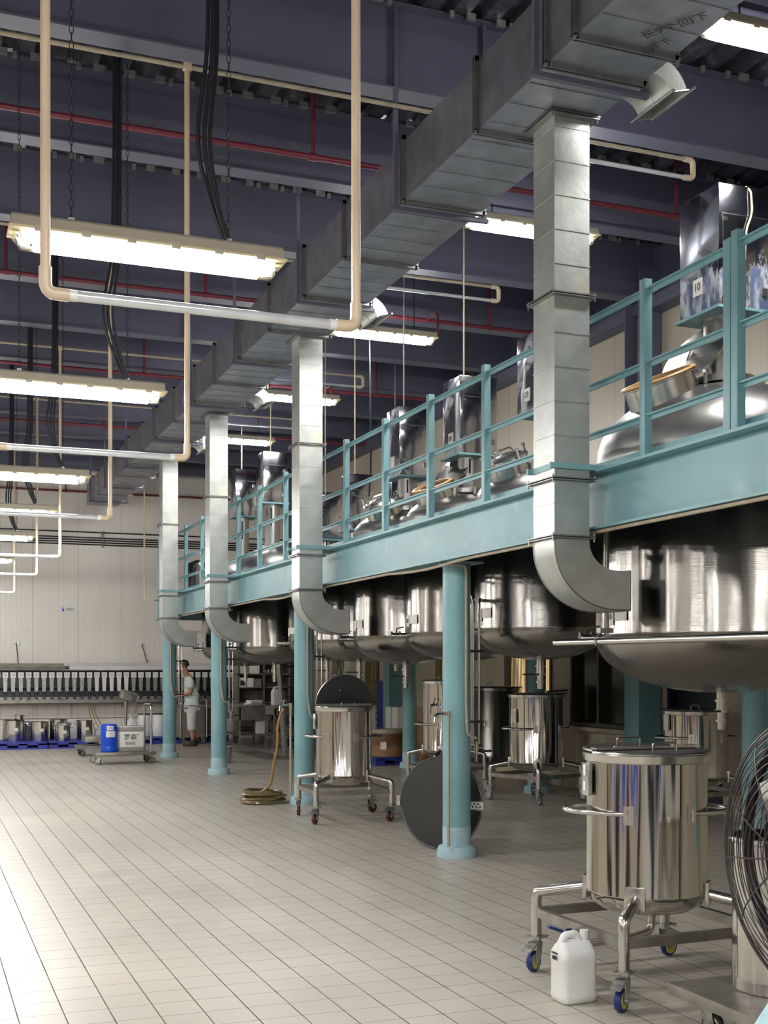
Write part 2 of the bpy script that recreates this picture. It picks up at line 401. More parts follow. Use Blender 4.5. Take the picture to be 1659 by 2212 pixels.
def thing(name, label, cat, loc=(0, 0, 0), rz=0.0, group=None):
    o = bpy.data.objects.new(name, None); COL.objects.link(o)
    o.empty_display_size = .1
    o.location = loc; o.rotation_euler = (0, 0, rz); o['label'] = label; o['category'] = cat
    if group: o['group'] = group
    return o
def tag(o, label, cat, group=None):
    o['label'] = label; o['category'] = cat
    if group: o['group'] = group
    return o
def struct(o): o['kind'] = 'structure'; return o
def kids(o): return [c for c in bpy.data.objects if c.parent == o]
def dup(o, parent=None):
    c = o.copy(); COL.objects.link(c)
    if parent: c.parent = parent
    for ch in kids(o): dup(ch, c)
    return c
def again(o, loc, rz=None, label=None):
    c = dup(o); c.location = loc
    if rz is not None: c.rotation_euler = (0, 0, rz)
    if label: c['label'] = label
    return c
def text(s, size, mat, name, parent, loc, rot, ext=.0008, align='CENTER', scale=(1, 1, 1)):
    cu = bpy.data.curves.new(name, 'FONT'); cu.body = s; cu.size = size; cu.extrude = ext; cu.align_x = align; cu.align_y = 'CENTER'
    cu.resolution_u = 3
    t = bpy.data.objects.new(name, cu); COL.objects.link(t)
    dg = bpy.context.evaluated_depsgraph_get(); me = bpy.data.meshes.new_from_object(t.evaluated_get(dg))
    bpy.data.objects.remove(t)
    me.transform(Matrix.Diagonal((*scale, 1)))
    me.materials.clear(); me.materials.append(mat)
    o = bpy.data.objects.new(name, me); COL.objects.link(o)
    o.parent = parent; o.location = loc; o.rotation_euler = rot
    return o
FACE_MY = (PI / 2, 0, 0)            # lettering facing -Y
FACE_MX = (PI / 2, 0, -PI / 2)      # lettering facing -X

# ================================================================== THE ROOM
XL, XR, YB, YF, ZC = -9.0, 8.1, -7.0, 26.9, 6.5
b = MB(); b.box(((XL + XR) / 2, (YB + YF) / 2, -.1), (XR - XL + .6, YF - YB + .6, .2)); struct(b.build('floor', M['floor'], smooth=False))
b = MB(); b.box(((XL + XR) / 2, YF + .1, ZC / 2 + .1), (XR - XL + .4, .2, ZC + .2)); struct(b.build('wall_far', M['wall_far'], smooth=False))
b = MB(); b.box((XL - .1, (YB + YF) / 2, ZC / 2 + .1), (.2, YF - YB, ZC + .2)); struct(b.build('wall_left', M['wall_side'], smooth=False))
b = MB(); b.box(((XL + XR) / 2, YB - .1, ZC / 2 + .1), (XR - XL + .4, .2, ZC + .2)); struct(b.build('wall_back', M['wall_far'], smooth=False))
# right wall with window and door openings: list of (y0, y1, z0, z1) holes
WIN = [(12.5, 13.9, .83, 2.25), (14.4, 15.8, .83, 2.25), (17.25, 18.3, .83, 2.25), (20.95, 21.65, .9, 2.25)]
HOLES = [(10.7, 11.7, 0.0, 2.2)] + WIN
b = MB(); y = YB
for (y0, y1, z0, z1) in HOLES:
    b.box((XR + .1, (y + y0) / 2, 3.3), (.2, y0 - y, 6.6))
    if z0 > 0: b.box((XR + .1, (y0 + y1) / 2, z0 / 2), (.2, y1 - y0, z0))
    b.box((XR + .1, (y0 + y1) / 2, (z1 + 6.6) / 2), (.2, y1 - y0, 6.6 - z1)); y = y1
b.box((XR + .1, (y + YF) / 2, 3.3), (.2, YF - y, 6.6))
struct(b.build('wall_right', M['wall_side'], smooth=False))
# windows: dark glass and panes lit by the day behind blinds
M['pane_dark'] = paint('dark_window_glass', (.03, .028, .025), .12, .2, .3, 1.5)
def blind_mat():
    m, nt, bb = new_mat('lit_blind_glass')
    tc = N(nt, 'ShaderNodeTexCoord'); sep = N(nt, 'ShaderNodeSeparateXYZ'); nt.links.new(tc.outputs['Object'], sep.inputs[0])
    no = N(nt, 'ShaderNodeTexNoise'); no.inputs['Scale'].default_value = 3.5
    mp = N(nt, 'ShaderNodeMapping'); mp.inputs['Scale'].default_value = (1, 3.5, .25); nt.links.new(tc.outputs['Object'], mp.inputs[0]); nt.links.new(mp.outputs[0], no.inputs['Vector'])
    cr = N(nt, 'ShaderNodeValToRGB'); cr.color_ramp.elements[0].position = .40; cr.color_ramp.elements[1].position = .62
    cr.color_ramp.elements[0].color = (.10, .07, .04, 1); cr.color_ramp.elements[1].color = (.75, .52, .24, 1)
    nt.links.new(no.outputs['Fac'], cr.inputs[0]); nt.links.new(cr.outputs[0], bb.inputs['Emission Color']); bb.inputs['Emission Strength'].default_value = .55
    bb.inputs['Base Color'].default_value = (.2, .17, .12, 1); bb.inputs['Roughness'].default_value = .3
    return m
M['pane_lit'] = blind_mat()
for i, (y0, y1, z0, z1) in enumerate(WIN):
    f = MB(); t = .05
    f.box((XR + .03, (y0 + y1) / 2, z0 + t / 2), (.12, y1 - y0, t)); f.box((XR + .03, (y0 + y1) / 2, z1 - t / 2), (.12, y1 - y0, t))
    for yy in (y0 + t / 2, (y0 + y1) / 2, y1 - t / 2): f.box((XR + .03, yy, (z0 + z1) / 2), (.10, t, z1 - z0 - 2 * t))
    if i == 3:
        for k in range(1, 6): f.box((XR + .0, y0 + (y1 - y0) * k / 6, (z0 + z1) / 2), (.02, .015, z1 - z0 - 2 * t))
        for k in (1, 2): f.box((XR + .005, (y0 + y1) / 2, z0 + (z1 - z0) * k / 3), (.02, y1 - y0 - .1, .015))
    fr = struct(f.build('window_%d' % (i + 1), M['window_frame'], smooth=False))
    g = MB(); g.box((XR + .09, (y0 + y1) / 2, (z0 + z1) / 2), (.02, y1 - y0, z1 - z0)); g.build('glass', M['pane_dark'] if i == 0 else M['pane_lit'], fr, smooth=False)
    s = MB(); s.box((XR - .04, (y0 + y1) / 2, z0 - .03), (.12, y1 - y0 + .12, .05)); s.build('window_sill', M['wall_side'], fr, smooth=False)
f = MB(); f.box((XR + .12, 11.2, 1.1), (.05, 1.0, 2.2))
for yy in (10.72, 11.68): f.box((XR + .04, yy, 1.1), (.1, .05, 2.2))
struct(f.build('door_1', paint('dark_navy_door', (.012, .016, .035), .45, 0, .2, 1.5), smooth=False))

# corrugated roof deck, ribs running along Y
b = MB(); prof = []
x = XL - .2
while x < XR + .2:
    prof += [(x, 0), (x + .09, 0), (x + .115, .06), (x + .185, .06), (x + .21, 0)]; x += .25
bm = b.bm
A = [bm.verts.new((px, YB - .2, ZC + z)) for px, z in prof]; B = [bm.verts.new((px, YF + .2, ZC + z)) for px, z in prof]
A2 = [bm.verts.new((px, YB - .2, ZC + .15)) for px in (prof[0][0], prof[-1][0])]; B2 = [bm.verts.new((px, YF + .2, ZC + .15)) for px in (prof[0][0], prof[-1][0])]
for i in range(len(prof) - 1): bm.faces.new((A[i], A[i + 1], B[i + 1], B[i]))
bm.faces.new((A2[0], B2[0], B2[1], A2[1]))
M['roofdeck'] = paint('roof_deck_sheet', (.15, .15, .19), .35, .5, .5, 2.5, .2, 8, wear=5, wcol=(.35, .35, .36))
struct(b.build('ceiling', M['roofdeck'], smooth=False))

# deep roof beams across the hall
pe_y = [6.5 + 1.8 * k for k in range(0, 10)]
b = MB()
for yy in pe_y:
    xx = XL + .1
    while xx < XR - .3:
        if random.random() < .8: b.box((xx + .05, yy - .13, 6.475), (.07 + .03 * random.random(), .03, .05))
        if random.random() < .5: b.box((xx + .14, yy - .13, 6.465), (.035, .03, .05))
        xx += .25
pe = b.build('deck_rib_glints', M['galv'], bpy.data.objects['ceiling'], smooth=False)  # bright blocks standing for glints at the deck rib ends
BEAMS = [6.5 + 1.8 * k for k in range(-6, 12)]
for i, y in enumerate(BEAMS):
    b = MB(); L = XR - XL
    xc = (XL + XR) / 2
    b.box((xc, y, 5.857), (L, .19, .014)); b.box((xc, y, 6.17), (L, .012, .62)); b.box((xc, y, 6.487), (L, .19, .014))
    struct(b.build('trim_%d' % (i + 1), M['navy'], smooth=False))
# girder along the right wall and the wall columns
b = MB(); b.box((XR - .12, (YB + YF) / 2, 5.78), (.22, YF - YB, .14)); b.box((XR - .04, (YB + YF) / 2, 6.16), (.05, YF - YB, .62)); struct(b.build('trim_30', M['navy'], smooth=False))
for i, y in enumerate((4.2, 11.95, 19.75, 25.9)):
    b = MB()
    for s in (-1, 1): b.box((XR - .18, y + s * .14, 4.55), (.30, .014, 3.4))
    b.box((XR - .18, y, 4.55), (.012, .28, 3.4)); struct(b.build('trim_%d' % (31 + i), M['navy_col'], smooth=False))
    b = MB(); b.box((XR - .18, y, 1.4), (.30, .30, 2.8)); struct(b.build('trim_%d' % (41 + i), M['teal'], smooth=False))

# ================================================================== LAMPS
def make_lamp(label, group):
    t = thing('fluorescent_fixture', label, 'ceiling light', (0, 0, 0), 0, group)
    L = .64
    b = MB(); b.bm
    P = Matrix(((0, 0, 1, -L), (1, 0, 0, 0), (0, 1, 0, 0), (0, 0, 0, 1)))
    b.prism([(-.062, .03), (-.078, -.02), (.078, -.02), (.062, .03), (.045, .045), (-.045, .045)], 2 * L, P)
    b.build('housing', M['housing'], t, smooth=False)
    b = MB(); b.box((0, 0, -.026), (2 * L + .03, .17, .014), bev=.004); b.build('gasket', M['lampgasket'], t)
    b = MB()
    P = Matrix(((0, 0, 1, -L + .11), (1, 0, 0, 0), (0, 1, 0, 0), (0, 0, 0, 1)))
    b.prism([(-.07, -.034), (-.058, -.085), (-.04, -.10), (.04, -.10), (.058, -.085), (.07, -.034)], 2 * L - .22, P)
    b.build('diffuser', M['diffuser'], t)
    for s in (-1, 1):
        b = MB(); x0 = s * (L - .109); x1 = s * (L + .0)
        for (ya, za, yb, zb) in ((.07, -.034, .058, -.085), (.058, -.085, .04, -.10)):
            pass
        sec = [(-.07, -.034), (-.058, -.085), (-.04, -.10), (.04, -.10), (.058, -.085), (.07, -.034)]
        A = [b.bm.verts.new((x0, p[0], p[1])) for p in sec]; B = [b.bm.verts.new((x1 - s * (.0 if p[1] > -.05 else .04), p[0], p[1])) for p in sec]
        for i in range(5): b.bm.faces.new((A[i], A[i + 1], B[i + 1], B[i]))
        b.bm.faces.new(B)
        b.build('end_cover', M['clear'], t)
        b = MB(); b.box((s * (L - .06), .03, -.05), (.05, .03, .04)); b.box((s * (L - .06), -.03, -.05), (.05, .03, .04)); b.build('tube_socket', M['white'], t, smooth=False)
    for k in range(6):
        for s in (-1, 1):
            b = MB(); b.box((-L + .12 + k * (2 * L - .24) / 5, s * .083, -.028), (.045, .012, .032), bev=.003); b.build('clip', M['housing'], t)
    return t
def chain_mb(x, z0, z1):
    b = MB(); z = z0; k = 0
    while z < z1:
        rot = Matrix.Rotation(PI / 2, 3, 'X') if k % 2 == 0 else Matrix.Rotation(PI / 2, 3, 'X') @ Matrix.Rotation(PI / 2, 3, 'Y')
        if k % 2: rot = Matrix.Rotation(PI / 2, 3, 'Z') @ Matrix.Rotation(PI / 2, 3, 'X')
        pts = []
        for i in range(10):
            a = 2 * PI * i / 10; p = Vector((.010 * math.cos(a), .024 * math.sin(a), 0)); pts.append(rot @ p + Vector((x, 0, z)))
        b.tube(pts, .0021, 4, closed=True); z += .037; k += 1
    return b
LZ = 3.60
LY = [5.74, 8.74, 12.8, 15.7, 18.8, 22.8]
ordn = ['nearest', 'second', 'third', 'fourth', 'fifth', 'farthest']
first = make_lamp('lit fluorescent fixture on chains, %s in the left row' % ordn[0], 'fluorescent fixtures in the left row')
for s, x in ((-1, -.37), (1, .38)):
    chain_mb(x, .06, ZC - LZ).build('chain', M['dark_chain'], first)
    b = MB(); b.box((x, 0, .055), (.03, .02, .025)); b.build('hanger_clip', M['white'], first, smooth=False)
hi = make_lamp('lit fluorescent fixture, %s of the high row above the tanks' % ordn[0], 'fluorescent fixtures in the high row')
for s, x in ((-1, -.37), (1, .38)):
    b = MB(); b.cyl((x, 0, .04), (x, 0, ZC - 5.41), .006, n=6); b.build('hanger_rod', M['dark_chain'], hi)
for i, y in enumerate(LY):
    if i == 0: first.location = (1.05, y, LZ)
    else: again(first, (1.05, y, LZ), 0, 'lit fluorescent fixture on chains, %s in the left row, counted from the camera' % ordn[i])
HY = [5.9, 9.2, 12.7, 16.1, 19.4]
for i, y in enumerate(HY):
    if i == 0: hi.location = (4.96, y, 5.41)
    else: again(hi, (4.96, y, 5.41), 0, 'lit fluorescent fixture above the tanks, %s of the high row from the camera' % ordn[i])
# unseen extra fixtures, added outside the frame to brighten the room
for (x, ys) in ((-2.6, (-1.5, 2.2, 5.74, 8.74, 12.8, 15.7, 18.8, 22.8)), (-6.3, (-3.0, 2.2, 5.74, 12.8, 18.8)), (1.05, (2.2, -1.5)), (4.6, (-1.5,))):
    for y in ys:
        c = again(first, (x, y, LZ), 0, 'added lit fluorescent fixture on chains, unseen outside the picture'); c['group'] = 'added fluorescent fixtures outside the picture'
# black supply cables dropping into the lamps
def cable_bundle(x, y, n, wob, lab):
    b = MB()
    for k in range(n):
        ox = (k - n / 2) * .022; oy = random.uniform(-.02, .02)
        pts = [(x - .01 + ox, y + oy, ZC), (x - .015 + ox, y + oy, 5.2), (x - .02 + ox * 1.2, y + oy, 4.5), (x - .05 + ox * 1.6 - wob, y + oy, 4.1), (x - .0 + ox, y + oy, 3.78), (x + .045 + ox * .5, y, 3.655)]
        b.tube(pts, .011, 8, fil=.25, seg=4)
    return tag(b.build('power_cable', M['cable']), lab, 'cable', 'black cables feeding the left row of lamps')
for i, y in enumerate(LY):
    cable_bundle(1.38, y, 3, .02 + .02 * (i % 2), 'bundle of black cables hanging into the %s lamp of the left row from the camera' % ordn[i])

# ================================================================== UNLIT LAMP FRAMES OF CREAM PIPE
def make_hang(label):
    t = thing('pipe_lamp_frame', label, 'lamp', (0, 0, 0), 0, 'cream pipe frames holding glass tubes')
    for s in (-1, 1):
        b = MB(); b.cyl((s * .64, 0, .04), (s * .64, 0, 2.68), .0195, n=16); b.build('drop_pipe', M['pvc'], t)
        b = MB(); b.tube([(s * .64, 0, .10), (s * .64, 0, 0), (s * .55, 0, 0)], .025, 16, fil=.05); b.build('elbow', M['pvc'], t)
    b = MB(); b.cyl((-.56, 0, 0), (.56, 0, 0), .021, n=18); tb = b.build('glass_tube', M['tubeglass'], t)
    for s in (-1, 1): b = MB(); b.cyl((s * .52, 0, 0), (s * .555, 0, 0), .0225, n=18); b.build('tube_cap', M['white'], tb)
    return t
PY = [4.8, 8.2, 11.7, 15.95, 19.1, 23.6]
hf = make_hang('x')
for i, y in enumerate(PY):
    lab = 'cream pipe frame holding an unlit glass tube, %s in the left row from the camera' % ordn[i]
    if i == 0: hf.location = (1.11, y, 3.02); hf['label'] = lab
    else: again(hf, (1.11, y, 3.02), 0, lab)
for i, y in enumerate(PY[1:5]):
    b = MB(); b.cyl((XL, y, 5.72), (5.88, y, 5.72), .016, n=12)
    t = thing('ceiling_conduit', 'long cream conduit with an unlit tube at its right end, %s row from the camera' % ordn[i], 'pipe', (0, 0, 0), 0, 'cream conduits under the roof beams')
    b.build('conduit', M['pvc_old'], t)
    b = MB(); b.cyl((4.5, y, 5.57), (5.85, y, 5.57), .017, n=14); b.build('glass_tube', M['tubeglass'], t)
    b = MB(); b.tube([(5.83, y, 5.72), (5.92, y, 5.72), (5.92, y, 5.57), (5.83, y, 5.57)], .023, 14, fil=.05); b.build('elbow', M['pvc'], t)
    b = MB(); b.box((1.75, y, 5.72), (.06, .05, .05), bev=.01); b.build('tee', M['pvc'], t)

# ================================================================== RED FIRE PIPES
for i, (y, z) in enumerate(((9.4, 5.78), (13.3, 5.78), (17.2, 5.78), (21.1, 5.78), (26.78, 5.45))):
    t = thing('fire_pipe', 'red fire pipe across the roof, %s from the camera' % (ordn[i] if i < 4 else 'lowest one against the far wall, fifth'), 'pipe', (0, 0, 0), 0, 'red fire pipes')
    b = MB(); b.cyl((XL, y, z), (XR, y, z), .024, n=14); b.build('main_pipe', M['red'], t)
    for x in (-2.2, .9, 3.05, 6.6):
        b = MB(); b.cyl((x, y, z), (x, y, ZC - .02), .017, n=10); b.cyl((x - .03, y, z), (x + .03, y, z), .032, n=12); b.build('riser', M['red'], t)
    if i in (1, 2):
        b = MB(); b.tube([(5.75, y, z), (5.75, y - .35, z), (5.75, y - .35, z - .28), (5.6, y - .35, z - .3)], .014, 10, fil=.06); b.build('sprinkler_drop', M['red'], t)

# ================================================================== MAIN DUCT
DX0, DX1, DZ0, DZ1 = 3.37, 4.0, 5.03, 5.47
FL = [3.3, 4.5, 5.72, 6.04, 6.96, 8.19, 9.5, 10.62, 11.8, 13.0, 14.2, 15.3, 16.6, 17.9, 19.1, 20.4, 21.6, 22.8, 24.0, 24.8]
duct = thing('ventilation_duct', 'long galvanized rectangular duct running under the roof above the walkway edge', 'duct', (0, 0, 0))
b = MB(); b.box(((DX0 + DX1) / 2, (2.6 + 25.8) / 2, (DZ0 + DZ1) / 2), (DX1 - DX0, 23.2, DZ1 - DZ0)); b.build('duct_body', M['galv_dark'], duct, smooth=False)
b = MB(); y = 2.8
while y < 25.7:
    b.box(((DX0 + DX1) / 2, y, DZ0 - .002), (DX1 - DX0 - .02, .012, .006)); y += .268
b.build('bottom_rib', M['galv_dark'], duct, smooth=False)['kind'] = 'stuff'
for y in FL:
    b = MB()
    for dy in (-.012, .012):
        w_ = .012
        b.box((DX0 - .014, y + dy, (DZ0 + DZ1) / 2), (.03, w_, DZ1 - DZ0 + .06)); b.box((DX1 + .014, y + dy, (DZ0 + DZ1) / 2), (.03, w_, DZ1 - DZ0 + .06))
        b.box(((DX0 + DX1) / 2, y + dy, DZ0 - .014), (DX1 - DX0 + .06, w_, .03)); b.box(((DX0 + DX1) / 2, y + dy, DZ1 + .014), (DX1 - DX0 + .06, w_, .03))
    for xx in (DX0 - .02, DX1 + .02):
        b.cyl((xx, y - .03, DZ0 - .02), (xx, y + .03, DZ0 - .02), .01, n=8)
    b.build('flange', M['galv_edge'], duct, smooth=False)
for y in FL[1::2]:
    b = MB()
    for xx in (DX0 - .05, DX1 + .05): b.box((xx, y + .06, (DZ0 - .04 + ZC) / 2), (.03, .03, ZC - DZ0 + .04))
    b.box(((DX0 + DX1) / 2, y + .06, DZ0 - .045), (DX1 - DX0 + .16, .035, .03)); b.build('hanger', M['navy_col'], duct, smooth=False)
# side spouts
for (y0, y1) in ((5.93, 6.27), (10.72, 11.12), (14.72, 15.12), (18.1, 18.5)):
    b = MB(); n = 8; outer = []; inner = []
    for k in range(n + 1):
        a = PI / 2 - math.radians(74) * k / n
        outer.append((DX1 + .25 * math.cos(a), 4.90 + .25 * math.sin(a))); inner.append((DX1 + .135 * math.cos(a), 4.90 + .135 * math.sin(a)))
    def sheet(curve):
        A = [b.bm.verts.new((p[0], y0, p[1])) for p in curve]; B = [b.bm.verts.new((p[0], y1, p[1])) for p in curve]
        for i in range(len(curve) - 1): b.bm.faces.new((A[i], A[i + 1], B[i + 1], B[i]))
    sheet(outer); sheet(inner)
    for yy in (y0, y1):
        A = [b.bm.verts.new((p[0], yy, p[1])) for p in outer]; B = [b.bm.verts.new((p[0], yy, p[1])) for p in inner]
        for i in range(n): b.bm.faces.new((A[i], A[i + 1], B[i + 1], B[i]))
    sp = b.build('outlet_spout', M['galv'], duct)
    e0 = Vector((outer[-1][0], 0, outer[-1][1])); e1 = Vector((inner[-1][0], 0, inner[-1][1])); d = (e0 - e1).normalized()
    b = MB()
    for p in (e0 + d * .02, e1 - d * .02):
        b.tube([(p.x, y0 - .05, p.z), (p.x, y1 + .05, p.z)], .010, 6)
    for yy in (y0 - .01, y1 + .01): b.tube([(e0.x, yy, e0.z), (e1.x, yy, e1.z)], .010, 6)
    for k in range(0, 9, 4):
        pass
    b.tube([(p[0], (y0 + y1) / 2, p[1] - .0) for p in inner], .006, 5); b.build('spout_flange', M['galv_edge'], sp)
text('长9个回下', .085, M['ink'], 'handwriting', duct, (3.80, 5.43, DZ0 - .012), (PI, 0, -1.0), .0004)
text('开下', .075, M['ink'], 'handwriting', duct, (3.84, 5.62, DZ0 - .012), (PI, 0, -1.2), .0004)

# ---- branch ducts
def make_branch():
    t = thing('branch_duct', 'x', 'duct', (3.7, 6.55, 0), 0, 'branch ducts dropping from the main duct')
    W, Dp = .25, .27
    b = MB(); b.box((W / 2, Dp / 2, (2.39 + 5.03) / 2), (W, Dp, 5.03 - 2.39)); z = 2.6
    while z < 4.95:
        b.box((W / 2, Dp / 2, z), (W + .008, Dp + .008, .007)); z += .213
    b.build('shaft', M['galv'], t, smooth=False)
    for z, e in ((5.015, .05), (3.9, .035), (2.75, .035), (2.39, .03)):
        b = MB(); b.box((W / 2, Dp / 2, z + .007), (W + 2 * e, Dp + 2 * e, .008)); b.box((W / 2, Dp / 2, z - .007), (W + 1.8 * e, Dp + 2 * e, .006))
        for sx in (0, 1):
            for sy in (0, 1): b.cyl((-e * .7 + sx * (W + 1.4 * e), -e * .7 + sy * (Dp + 1.4 * e), z - .03), (-e * .7 + sx * (W + 1.4 * e), -e * .7 + sy * (Dp + 1.4 * e), z + .025), .005, n=6)
        b.build('flange', M['galv_edge'], t, smooth=False)
    # elbow: outer curve from the shaft down and over to +X
    out, inn = [(0, 2.39), (0, 2.34)], [(W, 2.39)]
    for k in range(0, 13):
        a = PI + (PI / 2) * k / 12
        out.append((.44 + .44 * math.cos(a), 2.34 + .40 * math.sin(a)))
    out.append((.55, 1.94))
    for k in range(0, 11):
        a = PI + (PI / 2) * k / 10
        inn.append((.45 + .20 * math.cos(a), 2.37 + .18 * math.sin(a)))
    inn.append((.55, 2.19))
    poly = out + inn[::-1]
    # as strip so the face stays flat and clean
    b = MB(); n = 16
    def resample(c, n):
        L = [0]
        for p, q in zip(c, c[1:]): L.append(L[-1] + math.dist(p, q))
        res = []
        for i in range(n + 1):
            s = L[-1] * i / n; j = max(k for k in range(len(L)) if L[k] <= s + 1e-9); j = min(j, len(c) - 2)
            f = (s - L[j]) / max(1e-9, L[j + 1] - L[j]); res.append((c[j][0] + (c[j + 1][0] - c[j][0]) * f, c[j][1] + (c[j + 1][1] - c[j][1]) * f))
        return res
    o_, i_ = resample(out, n), resample(inn, n)
    V = {}
    for s, yy in ((0, 0.0), (1, Dp)):
        V[s, 'o'] = [b.bm.verts.new((p[0], yy, p[1])) for p in o_]; V[s, 'i'] = [b.bm.verts.new((p[0], yy, p[1])) for p in i_]
    for k in range(n):
        b.bm.faces.new((V[0, 'o'][k], V[0, 'o'][k + 1], V[0, 'i'][k + 1], V[0, 'i'][k]))
        b.bm.faces.new((V[1, 'o'][k], V[1, 'o'][k + 1], V[1, 'i'][k + 1], V[1, 'i'][k]))
        b.bm.faces.new((V[0, 'o'][k], V[0, 'o'][k + 1], V[1, 'o'][k + 1], V[1, 'o'][k]))
        b.bm.faces.new((V[0, 'i'][k], V[0, 'i'][k + 1], V[1, 'i'][k + 1], V[1, 'i'][k]))
    el = b.build('elbow', M['galv'], t)
    b = MB()
    for yy in (0, Dp): b.tube([(p[0], yy, p[1]) for p in o_], .005, 5)
    for yy in (0, Dp): b.tube([(.55, yy, 1.94), (.55, yy, 2.19)], .006, 5)
    for zz in (1.94, 2.19): b.tube([(.55, 0, zz), (.55, Dp, zz)], .006, 5)
    b.build('elbow_seam', M['galv_edge'], el)
    b = MB(); b.box((.17, -.012, 2.83), (.42, .02, .035)); b.box((.0, Dp / 2, 2.83), (.02, Dp, .035)); b.box((.17, Dp + .012, 2.83), (.42, .02, .035)); b.build('bracket', M['teal'], t, smooth=False)
    return t
br = make_branch()
for i, y in enumerate((6.55, 11.85, 15.9, 19.2)):
    lab = 'galvanized drop duct ending in an elbow, %s from the camera' % ordn[i] if i < 3 else 'galvanized drop duct ending in an elbow, farthest of the four'
    if i == 0: br['label'] = lab
    else: again(br, (3.7, y, 0), 0, lab)

# ================================================================== PLATFORM
PF0, PF1 = 3.6, 21.6
pf = thing('tank_platform', 'teal painted steel platform carrying the big tanks', 'platform', (0, 0, 0))
b = MB(); yc = (PF0 + PF1) / 2; L = PF1 - PF0
b.box((4.09, yc, 2.64), (.014, L, .36)); b.box((4.07, yc, 2.815), (.16, L, .018)); b.box((4.07, yc, 2.458), (.14, L, .016)); b.build('edge_beam', M['teal_beam'], pf, smooth=False)
b = MB(); b.box((6.05, PF1 - .01, 2.64), (3.95, .014, .36)); b.build('end_beam', M['teal_beam'], pf, smooth=False)
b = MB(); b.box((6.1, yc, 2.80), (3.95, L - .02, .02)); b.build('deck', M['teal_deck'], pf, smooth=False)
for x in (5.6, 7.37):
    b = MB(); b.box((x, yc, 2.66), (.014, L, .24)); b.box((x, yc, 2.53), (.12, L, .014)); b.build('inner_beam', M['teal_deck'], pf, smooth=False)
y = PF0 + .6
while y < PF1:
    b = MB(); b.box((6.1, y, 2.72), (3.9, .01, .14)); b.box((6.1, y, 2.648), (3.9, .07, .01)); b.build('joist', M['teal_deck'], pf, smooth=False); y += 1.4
b = MB(); b.box((4.17, yc, 2.86), (.012, L, .10)); b.build('toe_board', M['teal'], pf, smooth=False)
# guard rail
rl = thing('guard_rail', 'teal steel guard rail along the platform edge with three bars', 'railing', (4.1, 0, 2.83))
posts = [4.2, 5.28, 6.15, 7.2, 8.32, 9.39, 10.44, 11.53, 12.6, 13.68, 14.83, 15.91, 17.0, 18.11, 19.29, 20.4, 21.52]
for y in posts:
    b = MB(); b.box((0, y, .54), (.055, .055, 1.08), bev=.004)
    if y == 5.28: b.box((0, y + .068, .53), (.05, .06, 1.05), bev=.004)
    b.build('post', M['teal'], rl)
for z in (1.02, .58, .26):
    for y0, y1 in zip(posts, posts[1:]):
        b = MB(); b.box((.0, (y0 + y1) / 2, z), (.032, y1 - y0 - .05, .010)); b.box((.012, (y0 + y1) / 2, z - .014), (.010, y1 - y0 - .05, .034)); b.build('rail_bar', M['teal'], rl, smooth=False)
# cream conduit under the beam
b = MB(); pts = []
y = PF0
while y < 21.5:
    dz = .0
    if 8.6 < y < 10.2: dz = -.025 * math.sin((y - 8.6) / 1.6 * PI)
    if 12.8 < y < 14.4: dz = -.03 * math.sin((y - 12.8) / 1.6 * PI)
    pts.append((4.03, y, 2.435 + dz)); y += .3
b.tube(pts, .0125, 8); tag(b.build('conduit', M['pvc_old']), 'aged cream conduit running along the underside of the platform edge beam', 'pipe')

# columns
def make_column():
    t = thing('support_column', 'x', 'column', (0, 0, 0), 0, 'round teal columns under the platform')
    b = MB(); b.cyl((0, 0, .24), (0, 0, 2.46), .117, n=40); b.build('shaft', M['teal'], t)
    b = MB(); b.lathe([(.119, .25), (.119, .10), (.150, .085), (.162, .06), (.165, .0), (0, 0)], 40); b.build('base_collar', M['teal_light'], t)
    b = MB(); b.box((0, 0, 2.452), (.34, .34, .014)); b.build('top_plate', M['teal'], t, smooth=False)
    return t
c0 = make_column(); k = 0
NM = ['nearest', 'second', 'third', 'farthest']
for i, y in enumerate((9.15, 13.38, 17.6, 21.35)):
    lab = 'teal column with pale collar in the front row, %s from the camera' % NM[i]
    if i == 0: c0.location = (4.235, y, 0); c0['label'] = lab
    else: again(c0, (4.235, y, 0), 0, lab)
for i, y in enumerate((9.25, 13.5, 17.7, 21.2)):
    again(c0, (7.37, y, 0), 0, 'teal column in the inner row by the windows, %s from the camera' % NM[i])
# cream conduits clipped to the front columns + standpipes with taps
for i, y in enumerate((9.15, 13.38, 17.6, 21.35)):
    b = MB(); zb = 1.02 if i < 2 else 1.1
    b.tube([(4.03, y - .1, 2.43), (4.14, y - .135, 2.43), (4.26 if i == 0 else 4.235, y - .135, 2.43), (4.26 if i == 0 else 4.235, y - .135, zb + .25), (4.27, y - .135, zb), (4.36, y - .12, zb - .03)], .013, 10, fil=.05)
    tag(b.build('conduit', M['pvc_old']), 'cream conduit down the front of the %s front column' % NM[i], 'pipe', 'conduits on the front columns')
def tap(t, p):
    b = MB(); p = Vector(p)
    b.tube([p, p + Vector((-.05, -.02, 0)), p + Vector((-.09, -.04, -.01)), p + Vector((-.10, -.045, -.07))], .012, 10, fil=.02)
    b.cyl(p + Vector((-.045, -.02, 0)), p + Vector((-.045, -.02, .05)), .008, n=8)
    for k in range(5):
        a = 2 * PI * k / 5; b.cyl(p + Vector((-.045, -.02, .05)), p + Vector((-.045 + .03 * math.cos(a), -.02 + .03 * math.sin(a), .055)), .005, n=6)
    b.build('tap', M['steel_pipe'], t)
